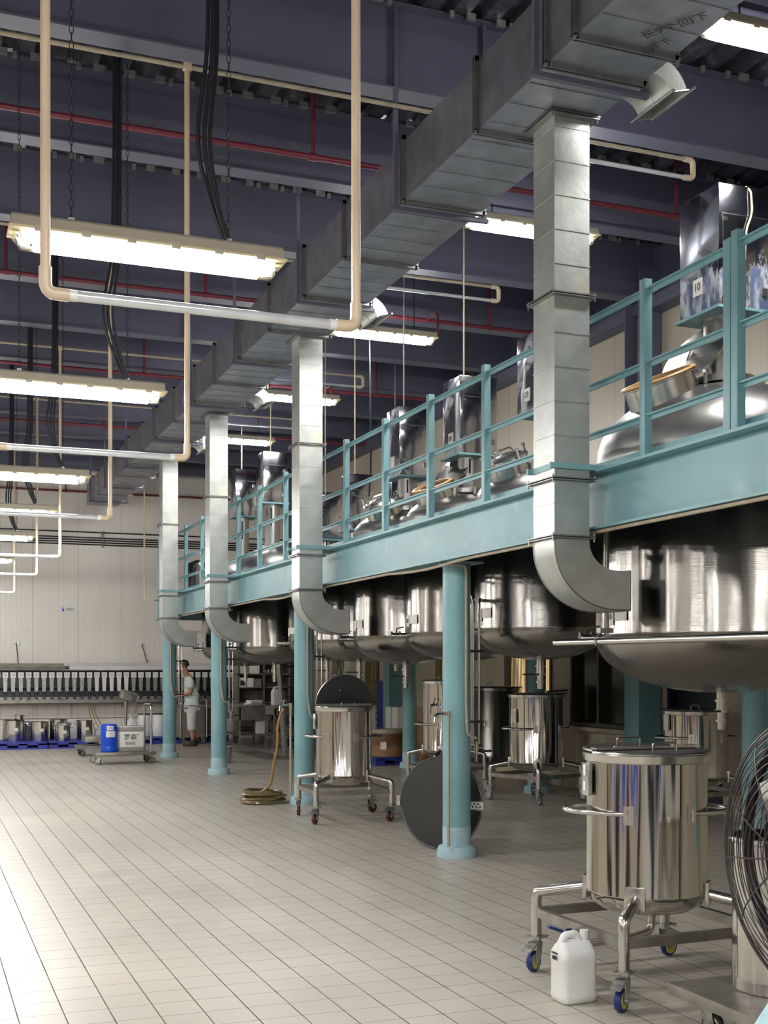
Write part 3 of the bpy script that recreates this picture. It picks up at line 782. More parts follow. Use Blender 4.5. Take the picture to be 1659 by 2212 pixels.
for i, y in enumerate((9.15, 13.38)):
    t = thing('standpipe', 'cream water standpipe with a chrome tap beside the %s front column' % NM[i], 'pipe', (4.10, y - .13 if i == 0 else y + .1, 0), 0, 'standpipes with taps')
    h_ = 1.2 if i == 0 else 1.15
    b = MB(); b.cyl((0, 0, .10 if i == 0 else 0), (0, 0, h_), .013, n=10); b.cyl((0, 0, h_ - .03), (0, 0, h_ + .02), .019, n=10); b.cyl((0, 0, .45), (0, 0, .47), .019, n=10); b.build('riser', M['pvc_old'], t)
    b = MB(); b.cyl((0, 0, h_), (-.06, -.01, h_), .015, n=10); b.build('elbow', M['pvc_old'], t)
    tap(t, (-.05, -.01, h_))
# stainless risers beside each front column with ball valves at the bottom
def make_risers(label, y):
    t = thing('pipe_riser_set', label, 'pipes', (4.42, y, 0), 0, 'stainless riser pipes beside the front columns')
    for k in range(4):
        xx = k * .028 - .03; yy = -.09 * (k % 2)
        b = MB(); top = 2.20 - .03 * (k // 2)
        b.tube([(xx, yy, .93), (xx, yy, top), (xx + .16 if k > 1 else xx + .02, yy + (.25 if k > 1 else .4), top)], .0095, 10, fil=.09, seg=6); b.build('pipe', M['steel_pipe'], t)
    for z in (1.72, 1.12):
        b = MB(); b.box((.01, -.045, z), (.16, .13, .02)); b.build('clamp', M['steel_dark'], t, smooth=False)
    for k in range(2):
        xx = k * .056 - .03
        b = MB(); b.cyl((xx, -.09 * k, .95), (xx, -.09 * k, .84), .016, n=12); b.cyl((xx, -.09 * k, .93), (xx, -.09 * k, .87), .024, n=12); b.cyl((xx, -.09 * k, .78), (xx, -.09 * k, .85), .013, n=10)
        b.cyl((xx, -.09 * k, .9), (xx + .05, -.09 * k - .02, .9), .008, n=8); v = b.build('valve', M['steel_pipe'], t)
        b = MB(); b.cyl((xx + .05, -.09 * k - .02, .9 - k * .03), (xx + .13, -.09 * k - .03, .9 - k * .03), .010, n=8); b.build('lever', M['black'], v)
    return t
make_risers('group of stainless riser pipes with black-lever valves right of the nearest front column', 9.3)
make_risers('group of stainless riser pipes right of the second front column', 13.55)
make_risers('group of stainless riser pipes right of the third front column', 17.8)
make_risers('group of stainless riser pipes beside the farthest front column near the worker', 21.5)
# long pipe in front of the nearest tank
t = thing('hanging_pipe', 'polished horizontal pipe hung in front of the nearest big tank', 'pipe', (4.2, 0, 0))
b = MB(); b.cyl((0, 4.0, 1.73), (0, 7.42, 1.75), .022, n=20); b.build('pipe', M['steel_pipe'], t)
b = MB(); b.cyl((.06, 6.85, 1.80), (.06, 6.85, 2.5), .018, n=12); b.box((.05, 6.85, 1.82), (.10, .05, .03)); b.tube([(.03, 6.85, 1.81), (-.03, 6.85, 1.77), (-.02, 6.85, 1.72), (.03, 6.85, 1.72)], .005, 6); b.build('hanger', M['steel_matt'], t)

# ================================================================== BIG TANKS
def make_tank(x, y, R, zc, zb, zs, zt, rn, box, lab, num=None, manhole='closed', mang=PI, mr=.24, ndx=0, ndy=0, valve=True, band=False, sidev=True):
    """zc: bottom seam, zb: lowest point, zs: shoulder, zt: dome top, rn: neck radius, box=(x0,x1,y0,y1,z0,z1)"""
    t = thing('mixing_tank', lab, 'tank', (x, y, 0), 0, 'big stainless mixing tanks on the platform')
    prof = [(0, zb)]
    n = 14
    for k in range(1, n + 1):
        a = PI / 2 * k / n; prof.append((R * math.sin(a) ** .92, zc - (zc - zb) * math.cos(a) ** 1.0))
    prof += [(R, zc + .012), (R + .002, zc + .02), (R, zc + .03), (R, 2.86)]
    b = MB(); b.lathe(prof, 72); b.build('vessel', M['steel_tank'], t, ang=50); prof = [(R, 2.86), (R, zs)]
    for k in range(1, n):
        a = PI / 2 * k / n; prof.append((max(R * math.cos(a), rn * .9), zs + (zt - zs) * math.sin(a)))
    prof.append((0, zt))
    b = MB(); b.lathe(prof, 72); b.build('top_dome', M['steel_dome_lit'], t, ang=50)
    bx0, bx1, by0, by1, bz0, bz1 = box
    bx0 -= x; bx1 -= x; by0 -= y; by1 -= y
    cx_, cy_ = (bx0 + bx1) / 2, (by0 + by1) / 2
    b = MB(); b.cyl((cx_, cy_, zt - .12), (cx_, cy_, bz0 - .01), rn, n=36); b.lathe([(rn * 1.5, zt - .03), (rn * 1.5, zt + .015), (rn, zt + .03)], 36, (cx_, cy_, 0)); nk = b.build('neck', M['steel_dome_lit'], t)
    b = MB(); hz = bz0 - zt
    R3 = Matrix.Rotation(-2.35, 3, 'Z'); p = R3 @ Vector((rn, 0, 0))
    b.box((cx_ - rn * .62, cy_ - rn * .66, bz0 - hz * .32), (rn * .75, .012, hz * .42), rz=-.82); b.build('slot', M['hole'], nk, smooth=False)
    b = MB(); b.box((cx_, cy_, (bz0 + bz1) / 2), (bx1 - bx0, by1 - by0, bz1 - bz0), bev=.006)
    mb = b.build('motor_box', M['steel_film'] if num == '10' else M['steel_mirror'], t)
    b = MB(); b.box((cx_, cy_, bz0 - .012), (bx1 - bx0 + .05, by1 - by0 + .05, .02)); b.build('base_plate', M['teal'], t, smooth=False)
    b = MB()
    fy = by0 - .003
    for zz in (bz0 + .12, bz1 - .28): b.box((bx1 - .05, fy - .004, zz), (.04, .012, .05)); b.box((bx0 + .05, fy - .004, zz + .04), (.03, .012, .02))
    b.box((cx_, fy - .001, bz1 - .2), (bx1 - bx0 - .05, .003, .004)); b.box((bx0 + .03, fy - .001, (bz0 + bz1) / 2 - .1), (.004, .003, bz1 - bz0 - .22))
    b.build('door_hinge', M['steel_pipe'], mb, smooth=False)
    if num is not None:
        b = MB(); b.box((bx0 - .004, cy_ + .01, bz0 + .22 * (bz1 - bz0)), (.004, .10, .115)); pl = b.build('number_plate', M['paper'], mb, smooth=False)
        if num: text(num, .075, M['ink'], 'plate_number', pl, (bx0 - .008, cy_ + .01, bz0 + .22 * (bz1 - bz0)), FACE_MX)
    # feed conduit up to the roof
    if num == '10':
        b = MB(); b.tube([(cx_ + .02, by0 + .02, bz1 + .005), (cx_ + .04, by0 - .012, bz1 - .03), (cx_ + .05, by0 - .014, bz1 - .18), (cx_ - .0, by0 - .012, bz1 - .3), (cx_ - .01, by0 - .012, bz1 - .5)], .008, 8, fil=.05); b.build('front_cable', M['pvc_old'], mb)
    else: b = MB(); b.tube([(cx_ - .0, by1 - .06, bz1 - .01), (cx_, by1 - .06, bz1 + .25), (cx_, by1 - .06, ZC - .05)], .009, 8); b.build('feed_conduit', M['pvc_old'], mb)
    # manhole
    d = Vector((math.cos(mang), math.sin(mang), 0)); mc = d * (R * .62); zz = zs + (zt - zs) * math.sqrt(max(0, 1 - .62 ** 2))
    tilt = Matrix.Rotation(.42, 3, Vector((d.y, -d.x, 0)) * -1)
    c = Vector((mc.x, mc.y, zz - .02))
    if manhole:
        b = MB(); b.lathe([(mr, -.12), (mr, .11), (mr + .012, .115), (mr + .012, .125), (mr - .01, .125), (mr - .01, -.1)], 40, c, tilt); mh = b.build('manhole_ring', M['steel_pipe'], t)
        if manhole == 'open':
            b = MB(); b.lathe([(mr + .014, .122), (mr + .022, .132), (mr + .014, .142), (mr - .012, .142), (mr - .012, .122)], 40, c, tilt); b.build('gasket', M['orange'], mh)
            side = Vector((0, -1, 0)); hinge = c + tilt @ Vector((0, 0, .14)) - d * mr * .85
            lr = Matrix.Rotation(.95, 3, Vector((d.y, -d.x, 0)) * -1)
            lc = hinge - (lr @ (d * 1.0)) * (mr * .95)
            lc = hinge + Vector((-d.x * mr * .62, -d.y * mr * .62, mr * .78))
            b = MB(); b.lathe([(mr + .03, 0), (mr + .03, .02), (mr * .9, .025), (mr * .5, .035), (0, .04)], 40, lc, lr); b.lathe([(mr + .028, .001), (0, .001)], 40, lc, lr)
            ld = b.build('lid', M['steel_pipe'], t)
            b = MB(); q = lr @ Vector((0, 0, .05)); b.tube([hinge + Vector((0, .05, -.04)), hinge - d * .05 + Vector((0, .05, .04)), lc + q], .012, 8); b.cyl(lc + q + lr @ Vector((0, -.06, .03)), lc + q + lr @ Vector((0, .06, .03)), .012, n=8); b.build('lid_arm', M['steel_pipe'], ld)
        else:
            b = MB(); b.lathe([(mr + .015, .125), (mr + .015, .14), (mr * .85, .16), (mr * .4, .18), (0, .185)], 40, c, tilt); ld = b.build('lid', M['steel_pipe'], t)
            for a in (0, 1.2, 2.4, 3.6, 4.8):
                b = MB(); q = tilt @ Vector(((mr + .02) * math.cos(a), (mr + .02) * math.sin(a), .10)); q2 = tilt @ Vector(((mr + .02) * math.cos(a), (mr + .02) * math.sin(a), .19)); b.cyl(c + q, c + q2, .010, n=8); b.cyl(c + q2, c + q2 + tilt @ Vector((0, 0, .02)), .018, n=8); b.build('clamp_knob', M['steel_pipe'], ld)
            b = MB(); b.tube([c + tilt @ Vector((-.1, 0, .18)), c + tilt @ Vector((-.08, 0, .22)), c + tilt @ Vector((.08, 0, .22)), c + tilt @ Vector((.1, 0, .18))], .008, 8, fil=.02); b.build('lid_grip', M['steel_pipe'], ld)
    # rivets / fittings round the neck
    b = MB()
    for k in range(7):
        a = 2 * PI * k / 7; rr = rn * 1.9
        b.cyl((cx_ + rr * math.cos(a), cy_ + rr * math.sin(a), zt - .06), (cx_ + rr * math.cos(a), cy_ + rr * math.sin(a), zt + .015), .014, n=8)
    b.build('fitting', M['steel_pipe'], t)
    if valve:
        b = MB(); b.cyl((0, 0, zb + .03), (0, 0, zb - .05), .034, n=16); b.cyl((0, 0, zb - .05), (0, 0, zb - .065), .048, n=16); b.cyl((0, 0, zb - .065), (0, 0, zb - .12), .036, n=16)
        b.cyl((0, 0, zb - .12), (0, 0, zb - .14), .052, n=16); b.cyl((0, 0, zb - .14), (0, 0, zb - .19), .03, n=16); b.cyl((0, 0, zb - .19), (0, 0, zb - .205), .042, n=16); b.cyl((0, 0, zb - .205), (0, 0, zb - .26), .028, n=16)
        v = b.build('bottom_valve', M['steel_pipe'], t)
        b = MB(); b.box((-.10, -.03, zb - .13), (.18, .02, .014)); b.build('lever', M['black'], v, smooth=False)
    if sidev:
        a = 2.85; q = Vector((math.cos(a), math.sin(a), 0))
        p0 = q * (R - .02) + Vector((0, 0, zc - .0)); b = MB(); b.cyl(p0, p0 + q * .07, .03, n=14); b.cyl(p0 + q * .07, p0 + q * .085, .045, n=14); b.cyl(p0 + q * .085, p0 + q * .15, .03, n=14); b.cyl(p0 + q * .15, p0 + q * .165, .045, n=14)
        v = b.build('side_valve', M['steel_pipe'], t)
        b = MB(); b.tube([p0 + q * .11, p0 + q * .11 + Vector((0, 0, .07)), p0 + q * .11 + Vector((.02, -.13, .08))], .007, 8, fil=.02); b.build('lever', M['black'], v)
        a = 3.08; q = Vector((math.cos(a), math.sin(a), 0)); p0 = q * (R + .004) + Vector((0, 0, zc + .14))
        Rz = Matrix.Rotation(a, 3, 'Z')
        b = MB(); b.box(p0, (.004, .09, .11), R=Rz); pl = b.build('number_plate', M['paper'], t, smooth=False)
        if num: text(num, .06, M['ink'], 'plate_number', pl, p0 + q * .006, (PI / 2, 0, a + PI / 2))
        a2 = a + .21 * (.6 / R); q = Vector((math.cos(a2), math.sin(a2), 0)); b = MB(); b.box(q * (R + .004) + Vector((0, 0, zc + .155)), (.004, .13, .085), R=Matrix.Rotation(a2, 3, 'Z')); b.build('instruction_card', M['paper'], t, smooth=False)
    return t
make_tank(5.29, 7.0, .87, 1.78, 1.40, 3.04, 3.55, .14, (5.0, 5.42, 6.64, 7.08, 4.0, 4.82), 'largest stainless mixing tank numbered 10, nearest the camera, its manhole lid open', '10', 'open', PI + .15, .24)
make_tank(5.2, 9.46, .58, 1.90, 1.65, 3.06, 3.36, .11, (5.0, 5.38, 9.12, 9.52, 3.82, 4.5), 'stainless mixing tank numbered 09, manhole clamped shut, behind the nearest drop duct', '09', 'closed', PI + .25, .19)
make_tank(5.1, 10.86, .58, 1.90, 1.65, 3.04, 3.32, .12, (4.9, 5.30, 10.51, 10.91, 3.66, 4.41), 'stainless mixing tank numbered 08 with its round manhole lid standing open', '08', 'open', PI + .3, .19)
make_tank(5.05, 12.25, .58, 1.90, 1.62, 3.04, 3.32, .11, (4.85, 5.20, 11.94, 12.3, 3.66, 4.40), 'stainless mixing tank with clamped manhole and tall plain-labelled motor box, next beyond tank 08', '', 'closed', PI + .5, .19)
make_tank(5.15, 14.0, .56, 1.90, 1.66, 2.98, 3.14, .08, (4.98, 5.30, 13.9, 14.2, 3.3, 3.98), 'smaller stainless tank with dull motor box, beyond the second drop duct from the camera', None, None, PI, .19)
make_tank(5.15, 15.25, .52, 1.92, 1.68, 2.96, 3.12, .08, (4.98, 5.34, 15.1, 15.42, 3.3, 3.88), 'smaller stainless tank with low dark motor box right of the second drop duct', None, None, PI, .19)
make_tank(5.07, 17.5, .58, 1.88, 1.64, 3.0, 3.42, .115, (4.85, 5.22, 17.33, 17.66, 4.07, 4.83), 'stainless mixing tank with a shiny dented motor box, left of the second drop duct', None, None, PI, .19)
make_tank(5.12, 19.4, .72, 1.90, 1.62, 3.0, 3.40, .09, (4.95, 5.31, 19.4, 19.75, 4.12, 4.9), 'farthest big stainless tank with dented motor box, right of the third drop duct', None, None, PI, .19)
make_tank(6.85, 17.0, .45, 2.0, 1.8, 3.0, 3.2, .08, (6.7, 7.0, 16.8, 17.1, 3.75, 4.45), 'stainless tank with narrow motor box in the back row of the platform', None, None, PI, .19, sidev=False)
t = thing('small_tank', 'small slim stainless tank with a top valve at the far end of the platform', 'tank', (4.66, 20.85, 2.83))
b = MB(); b.lathe([(0, 0), (.26, 0), (.26, .48), (.2, .60), (.06, .66), (0, .665)], 32); b.build('vessel', M['steel_tank'], t)
b = MB(); b.cyl((0, 0, .65), (0, 0, .82), .02, n=10); b.cyl((-.06, 0, .78), (.06, 0, .78), .012, n=8); b.build('valve', M['steel_pipe'], t)
# conduits and cable loops behind the rail
t = thing('cable_loop', 'dark grey cable hanging beyond the second drop duct and looping to a motor box', 'cable', (4.9, 13.0, 0))
b = MB(); b.tube([(.0, .0, 5.8), (.02, .0, 4.6), (.1, .2, 3.9), (.3, .8, 3.7)], .010, 6, fil=.3); b.build('cable', M['cable'], t)
t = thing('pipe_bundle', 'bundle of thin steel pipes bending down behind the rail near the right wall', 'pipes', (7.6, 20.5, 0))
for k in range(5):
    b = MB(); b.tube([(-1.0 + .04 * k, 0, 5.8), (-1.0 + .04 * k, 0, 4.75 - .02 * k), (.0 + .05 * k, 0, 4.75 - .02 * k), (.0 + .05 * k, 0, 2.83)], .014, 8, fil=.12); b.build('pipe', M['steel_pipe'], t)

# ================================================================== CASTER / CARTS
def caster(parent, x, y, H, wheel_r, wheel_mat, core_mat, ang, steer=0.0, brake=True, ww=.036):
    """plate at height H; the wheel trails in direction ang"""
    d = Vector((math.cos(ang), math.sin(ang), 0)); nrm = Vector((-d.y, d.x, 0)); off = .03
    wc = Vector((x, y, wheel_r)) + d * off
    Rz = Matrix.Rotation(ang, 3, 'Z')
    b = MB(); b.box((x, y, H - .004), (.10, .085, .007), R=Rz); b.cyl((x, y, H - .03), (x, y, H - .005), .026, n=16)
    for s in (-1, 1):
        poly = [(-.022, H - .03), (.035, H - .03), (off + .02, wheel_r + .0), (off + .008, wheel_r - .016), (off - .014, wheel_r - .008), (-.012, wheel_r + .03)]
        P = Matrix.Translation(Vector((x, y, 0)) + nrm * s * (ww / 2 + .006) - nrm * .0015) @ Matrix(((d.x, 0, nrm.x, 0), (d.y, 0, nrm.y, 0), (0, 1, 0, 0), (0, 0, 0, 1)))
        b.prism(poly, .003, P)
    for i in (-1, 1):
        for j in (-1, 1):
            p = Rz @ Vector((.04 * i, .032 * j, 0)); b.cyl((x + p.x, y + p.y, H - .016), (x + p.x, y + p.y, H + .004), .006, n=6)
    b.cyl(wc - nrm * (ww / 2 + .014), wc + nrm * (ww / 2 + .014), .009, n=8)
    c = b.build('caster', M['zinc'], parent)
    R = Matrix.Rotation(PI / 2, 3, d)
    b = MB(); r = wheel_r; h2 = ww / 2
    b.lathe([(r * .70, -h2 + .002), (r * .86, -h2), (r * .97, -h2 * .6), (r, 0), (r * .97, h2 * .6), (r * .86, h2), (r * .70, h2 - .002)], 36, wc, R); wh = b.build('wheel', wheel_mat, c)
    b = MB(); b.lathe([(0, -h2 + .006), (r * .5, -h2 + .006), (r * .56, -h2 + .0), (r * .72, -h2 + .001), (r * .72, h2 - .001), (r * .56, h2), (r * .5, h2 - .006), (0, h2 - .006)], 30, wc, R); b.build('wheel_core', core_mat, c)
    if brake:
        b = MB(); p = Vector((x, y, H - .045)) + d * .055
        b.box(p, (.06, .05, .012), R=Rz @ Matrix.Rotation(.5, 3, 'Y')); b.box(p + d * .035 - Vector((0, 0, .012)), (.04, .055, .006), R=Rz @ Matrix.Rotation(.35, 3, 'Y')); b.build('brake_pedal', M['zinc'], c, smooth=False)
    return c

def make_cart(name_lab, wheel='blue', lid='split', R=.304, zr=1.15, z0=.43, half=.40, cang=(0, 0, 0, 0), holder=True, legang=None, hand=0.0, mat='steel', handles=True):
    t = thing('mixing_cart', name_lab, 'wheeled tank', (0, 0, 0), 0, 'stainless wheeled mixing pots')
    wm, cm = {'blue': (M['blue_wheel'], M['yellow']), 'maroon': (M['maroon'], M['maroon']), 'grey': (M['grey_wheel'], M['zinc'])}[wheel]
    b = MB()
    prof = [(0, z0 - .085), (R * .4, z0 - .078), (R * .75, z0 - .055), (R * .93, z0 - .02), (R, z0 + .03), (R + .001, z0 + .033), (R, z0 + .036), (R, zr - .04), (R - .012, zr - .04), (R - .012, z0 + .1), (0, z0 + .05)]
    b.lathe(prof, 72); b.build('pot', M[mat], t, ang=45)
    b = MB(); b.lathe([(R, zr - .045), (R + .012, zr - .04), (R + .018, zr - .005), (R + .014, zr), (R - .01, zr), (R - .012, zr - .04)], 72); b.build('rim', M['steel_pipe'], t)
    # legs and frame
    for i, (sx, sy) in enumerate(((-1, -1), (1, -1), (1, 1), (-1, 1))):
        d = Vector((sx, sy, 0)).normalized()
        b = MB(); p = d * (R - .03); b.tube([(p.x, p.y, z0 + .03), (sx * half * .985, sy * half * .985, z0 - .02), (sx * half, sy * half, z0 - .06), (sx * half, sy * half, .18)], .028, 16, fil=.012, seg=2); b.box((d.x * (R + .004), d.y * (R + .004), z0 + .03), (.02, .10, .12), rz=math.atan2(sy, sx), bev=.003)
        b.build('leg', M['steel_pipe'], t)
        caster(t, sx * half, sy * half, .18, .054, wm, cm, cang[i])
    b = MB()
    for s in (-1, 1):
        b.box((s * half, 0, .305), (.035, 2 * half, .045)); b.box((0, s * half, .305), (2 * half, .035, .045))
    b.build('base_frame', M['steel_matt'], t, smooth=False)
    # handles
    if handles:
        for s in (0, 1):
            a = hand + PI * s; Rz = Matrix.Rotation(a, 3, 'Z'); rr = R + .12
            pts = [Rz @ Vector((math.cos(q) * rr * .98, math.sin(q) * (R * .86), 0)) for q in [math.radians(v) for v in range(-66, 67, 12)]]
            p0 = Rz @ Vector((R * .60, -R * .80, 0)); p1 = Rz @ Vector((R * .60, R * .80, 0))
            pts = [pts[0]] + pts + [pts[-1]]
            b = MB(); b.tube([Vector((p.x, p.y, .865)) for p in pts[1:-1]], .0135, 12)
            h = b.build('handle', M['steel_pipe'], t)
            for sgn, pe in ((-1, pts[1]), (1, pts[-2])):
                b = MB(); q = Rz @ Vector((R * .52, sgn * R * .88, 0)); mid = (Vector((pe.x, pe.y, 0)) + q) / 2; dd = Vector((pe.x, pe.y, 0)) - q
                b.box((mid.x, mid.y, .86), (dd.length, .012, .055), rz=math.atan2(dd.y, dd.x)); nrm = q.normalized(); b.box((nrm.x * (R + .003), nrm.y * (R + .003), .86), (.008, .05, .09), rz=math.atan2(nrm.y, nrm.x))
                b.build('bracket', M['steel_pipe'], h, smooth=False)
    if holder:
        a = hand + PI + .18; q = Vector((math.cos(a), math.sin(a), 0)); Rz = Matrix.Rotation(a, 3, 'Z')
        c = q * (R + .02) + Vector((0, 0, 1.02)); b = MB(); b.box(c, (.02, .085, .16), R=Rz, bev=.002); ho = b.build('card_holder', M['steel_pipe'], t)
        b = MB(); nn = Rz @ Vector((0, -1, 0))
        b.box(c + q * .0115 + Vector((0, 0, .045)), (.002, .03, .055), R=Rz); b.box(c + q * .0115 + Vector((0, 0, -.035)), (.002, .03, .045), R=Rz); b.build('card', M['paper'], ho, smooth=False)
    # lids
    def half_lid(s, z, ang, nm='lid', mat=M['steel_dark']):
        b = MB(); Rx = Matrix.Rotation(ang, 3, 'X'); off = Vector((0, 0, z))
        n = 28; pts = [(R + .012) * Vector((math.cos(PI * k / n), math.sin(PI * k / n) * s, 0)) for k in range(n + 1)]
        top = [b.bm.verts.new(off + Rx @ (p + Vector((0, 0, .008)))) for p in pts]; bot = [b.bm.verts.new(off + Rx @ p) for p in pts]
        b.bm.faces.new(top); b.bm.faces.new(bot[::-1])
        for k in range(n + 1): b.bm.faces.new((top[k], top[(k + 1) % (n + 1)], bot[(k + 1) % (n + 1)], bot[k]))
        l = b.build(nm, mat, t)
        b = MB(); b.tube([off + Rx @ p for p in pts], .006, 6); b.build('lid_edge', M['steel_pipe'], l)
        b = MB(); yy = s * R * .52
        hh = .05
        b.tube([off + Rx @ Vector((-.07, yy, .005)), off + Rx @ Vector((-.07, yy, hh)), off + Rx @ Vector((.07, yy, hh)), off + Rx @ Vector((.07, yy, .005))], .0042, 8, fil=.018); b.build('lid_handle', M['steel_pipe'], l)
        return l
    if lid == 'split':
        half_lid(-1, zr + .004, 0); half_lid(1, zr + .012, .02)
        b = MB(); b.box((0, 0, zr + .022), (2 * R + .02, .05, .012)); b.box((-.17, -.02, zr + .03), (.06, .02, .006)); b.box((.17, -.02, zr + .03), (.06, .02, .006)); b.build('hinge_bar', M['steel_pipe'], t, smooth=False)
    elif lid == 'raised':
        half_lid(-1, zr + .004, 0)
        l = half_lid(1, zr + .03, PI / 2 + .12)
        b = MB(); b.box((0, 0, zr + .02), (2 * R, .03, .03)); b.build('hinge_bar', M['steel_matt'], t, smooth=False)
    elif lid == 'flat':
        b = MB(); b.lathe([(0, zr + .004), (R + .02, zr + .004), (R + .02, zr + .012), (0, zr + .02)], 48); l = b.build('lid', M['steel_dark'], t)
        b = MB(); b.tube([(-.2, -.16, zr + .01), (-.2, -.16, zr + .06), (-.13, -.2, zr + .06), (-.13, -.2, zr + .01)], .0042, 8, fil=.015); b.build('lid_handle', M['steel_pipe'], l)
    elif lid == 'slid':
        b = MB(); b.lathe([(0, zr + .004), (R + .01, zr + .004), (R + .01, zr + .012), (0, zr + .016)], 48, (.12, .02, 0)); b.build('lid', M['steel_dark'], t)
        b = MB(); b.cyl((-.05, -.2, zr + .03), (.42, -.14, zr + .045), .012, n=10); b.build('stirring_rod', M['steel_pipe'], t)
    return t

c1 = make_cart('large wheeled stainless pot in the foreground, its split lid closed, on blue wheels', 'blue', 'split', R=.298, cang=(-2.55, -1.0, .2, -2.6), hand=-.35)
c1.location = (3.415, 5.12, 0); c1.rotation_euler = (0, 0, .02)
b = MB(); b.tube([(.0, -.05, .37), (.0, -.05, .26), (-.12, -.07, .245), (-.40, -.02, .22)], .019, 14, fil=.07); b.build('drain_pipe', M['steel_pipe'], c1)
b = MB(); b.cyl((-.40, -.02, .22), (-.50, .0, .22), .024, n=12); b.cyl((-.42, -.02, .22), (-.42, -.02, .27), .008, n=8); v = b.build('drain_valve', M['steel_pipe'], c1)
b = MB(); b.box((-.45, .0, .275), (.03, .012, .05)); b.box((-.515, .015, .30), (.085, .024, .014), R=Matrix.Rotation(.35, 3, 'Y')); b.build('lever', M['blue_wheel'], v, smooth=False)
c2 = make_cart('wheeled stainless pot with half its lid raised, on maroon wheels beside the second front column', 'maroon', 'raised', R=.295, zr=1.17, cang=(-2.2, -2.5, .3, -1.8), hand=-.35)
c2.location = (4.21, 11.91, 0); c2.rotation_euler = (0, 0, -.08)
c3 = make_cart('wheeled stainless pot with a rod across its rim, in front of the second inner column', 'grey', 'slid', R=.32, zr=1.27, half=.38, cang=(-2.0, -.9, .6, 2.0), hand=-.3)
c3.location = (6.93, 12.72, 0); c3.rotation_euler = (0, 0, .35)
c4 = make_cart('wide wheeled stainless pot standing between nearest front column and windows', 'grey', 'flat', R=.43, zr=1.32, z0=.36, half=.50, cang=(-2.0, -.9, .6, 2.0), hand=-.3, mat='steel_tank', holder=False)
c4.location = (7.30, 14.70, 0); c4.rotation_euler = (0, 0, .25)
c5 = make_cart('wheeled stainless pot with flat lid standing in shade behind foreground pot', 'grey', 'flat', R=.33, zr=1.14, half=.38, cang=(-2.0, -.9, .6, 2.0), hand=-.3)
c5.location = (7.55, 10.42, 0); c5.rotation_euler = (0, 0, .1)
c6 = make_cart('tall narrow stainless pot partly hidden left of nearest front column', 'grey', 'flat', R=.30, zr=1.42, z0=.5, half=.36, cang=(-2.0, -.9, .6, 2.0), hand=-.3, holder=False)
c6.location = (6.40, 14.15, 0); c6.rotation_euler = (0, 0, .1)
b = MB(); b.cyl((-.28, -.18, 1.12), (-.36, -.22, 1.10), .02, n=10); b.cyl((-.36, -.22, 1.13), (-.36, -.22, 1.0), .014, n=8); b.cyl((-.30, -.2, 1.14), (-.30, -.24, 1.2), .01, n=8); b.build('tap', M['steel_pipe'], c6)

# ================================================================== LEANING ROUND LID BEHIND THE NEAREST COLUMN
t = thing('round_lid', 'big dull folding round lid leaning behind the nearest front column', 'lid', (4.26, 9.52, .402))
Rl = Matrix.Rotation(-.92, 3, 'Z') @ Matrix.Rotation(PI / 2 - .04, 3, 'X')
def half_disc(a0, a1, nm, dz=0.0):
    b = MB(); n = 28; pts = [(0, 0)] + [(.40 * math.cos(a0 + (a1 - a0) * k / n), .40 * math.sin(a0 + (a1 - a0) * k / n)) for k in range(n + 1)]
    P = Rl.to_4x4() @ Matrix.Translation((0, 0, dz)); b.prism(pts, .006, P)
    b.tube([P @ Vector((p[0], p[1], .003)) for p in pts[1:]], .007, 6)
    return b.build(nm, M['steel_dark'], t)
half_disc(PI / 2 - .1, 3 * PI / 2 + .1, 'left_leaf'); half_disc(-PI / 2 + .12, -.12, 'lower_leaf', .012); half_disc(.1, PI / 2 - .12, 'upper_leaf', .012)
b = MB(); b.box(Rl @ Vector((.34, 0, .006)), (.14, .06, .002), R=Rl); b.build('paper_label', M['paper'], t, smooth=False)
b = MB()
for k in range(6): b.box(Rl @ Vector((.29 + .018 * k, .012 * (-1) ** k, .0085)), (.012, .02, .001), R=Rl @ Matrix.Rotation(.5 * k, 3, 'Z'))
b.build('label_print', M['ink'], t, smooth=False)
b = MB(); b.box(Rl @ Vector((-.425, .0, .0)), (.04, .09, .03), R=Rl, bev=.004); b.build('hinge_block', M['steel_pipe'], t)

# ================================================================== HOSE COIL AND HOSE
t = thing('hose_coil', 'olive hose coiled on the floor beside the second front column', 'hose', (3.80, 13.62, 0))
b = MB(); random.seed(3); N_ = 11
pts = []
for k in range(N_ * 30):
    a = 2 * PI * k / 30; lap = k / 30
    layer = int(lap) // 3; inl = lap % 3
    rr = .275 - .024 * (inl) + .014 * math.sin(a * 2 + layer * 2.1) - .014 * layer
    pts.append((rr * math.cos(a) + .015 * math.sin(layer * 2), rr * .92 * math.sin(a),     .03 + layer * .033 + .016 * math.sin(a + layer * 1.7) + .007 * inl))
for k in range(14):                                                    # rises to the tap
    f = k / 13; pts.append((.24 - .02 * math.sin(f * PI) - .02 * f, .0 - .06 * (1 - f), .15 + f * .96))
b.tube(pts[:N_ * 30], .0145, 8); b.build('coil', M['hose'], t)
b = MB(); x_, y_ = .17, .03
b.tube([(.02, .1, .12), (.12, .06, .2), (.14, .05, .4), (.19, .0, .7), (.17, -.03, .9), (.21, -.06, 1.06), (.24, -.08, 1.10)], .016, 10, fil=.15); b.build('riser_hose', M['hose_tan'], t)

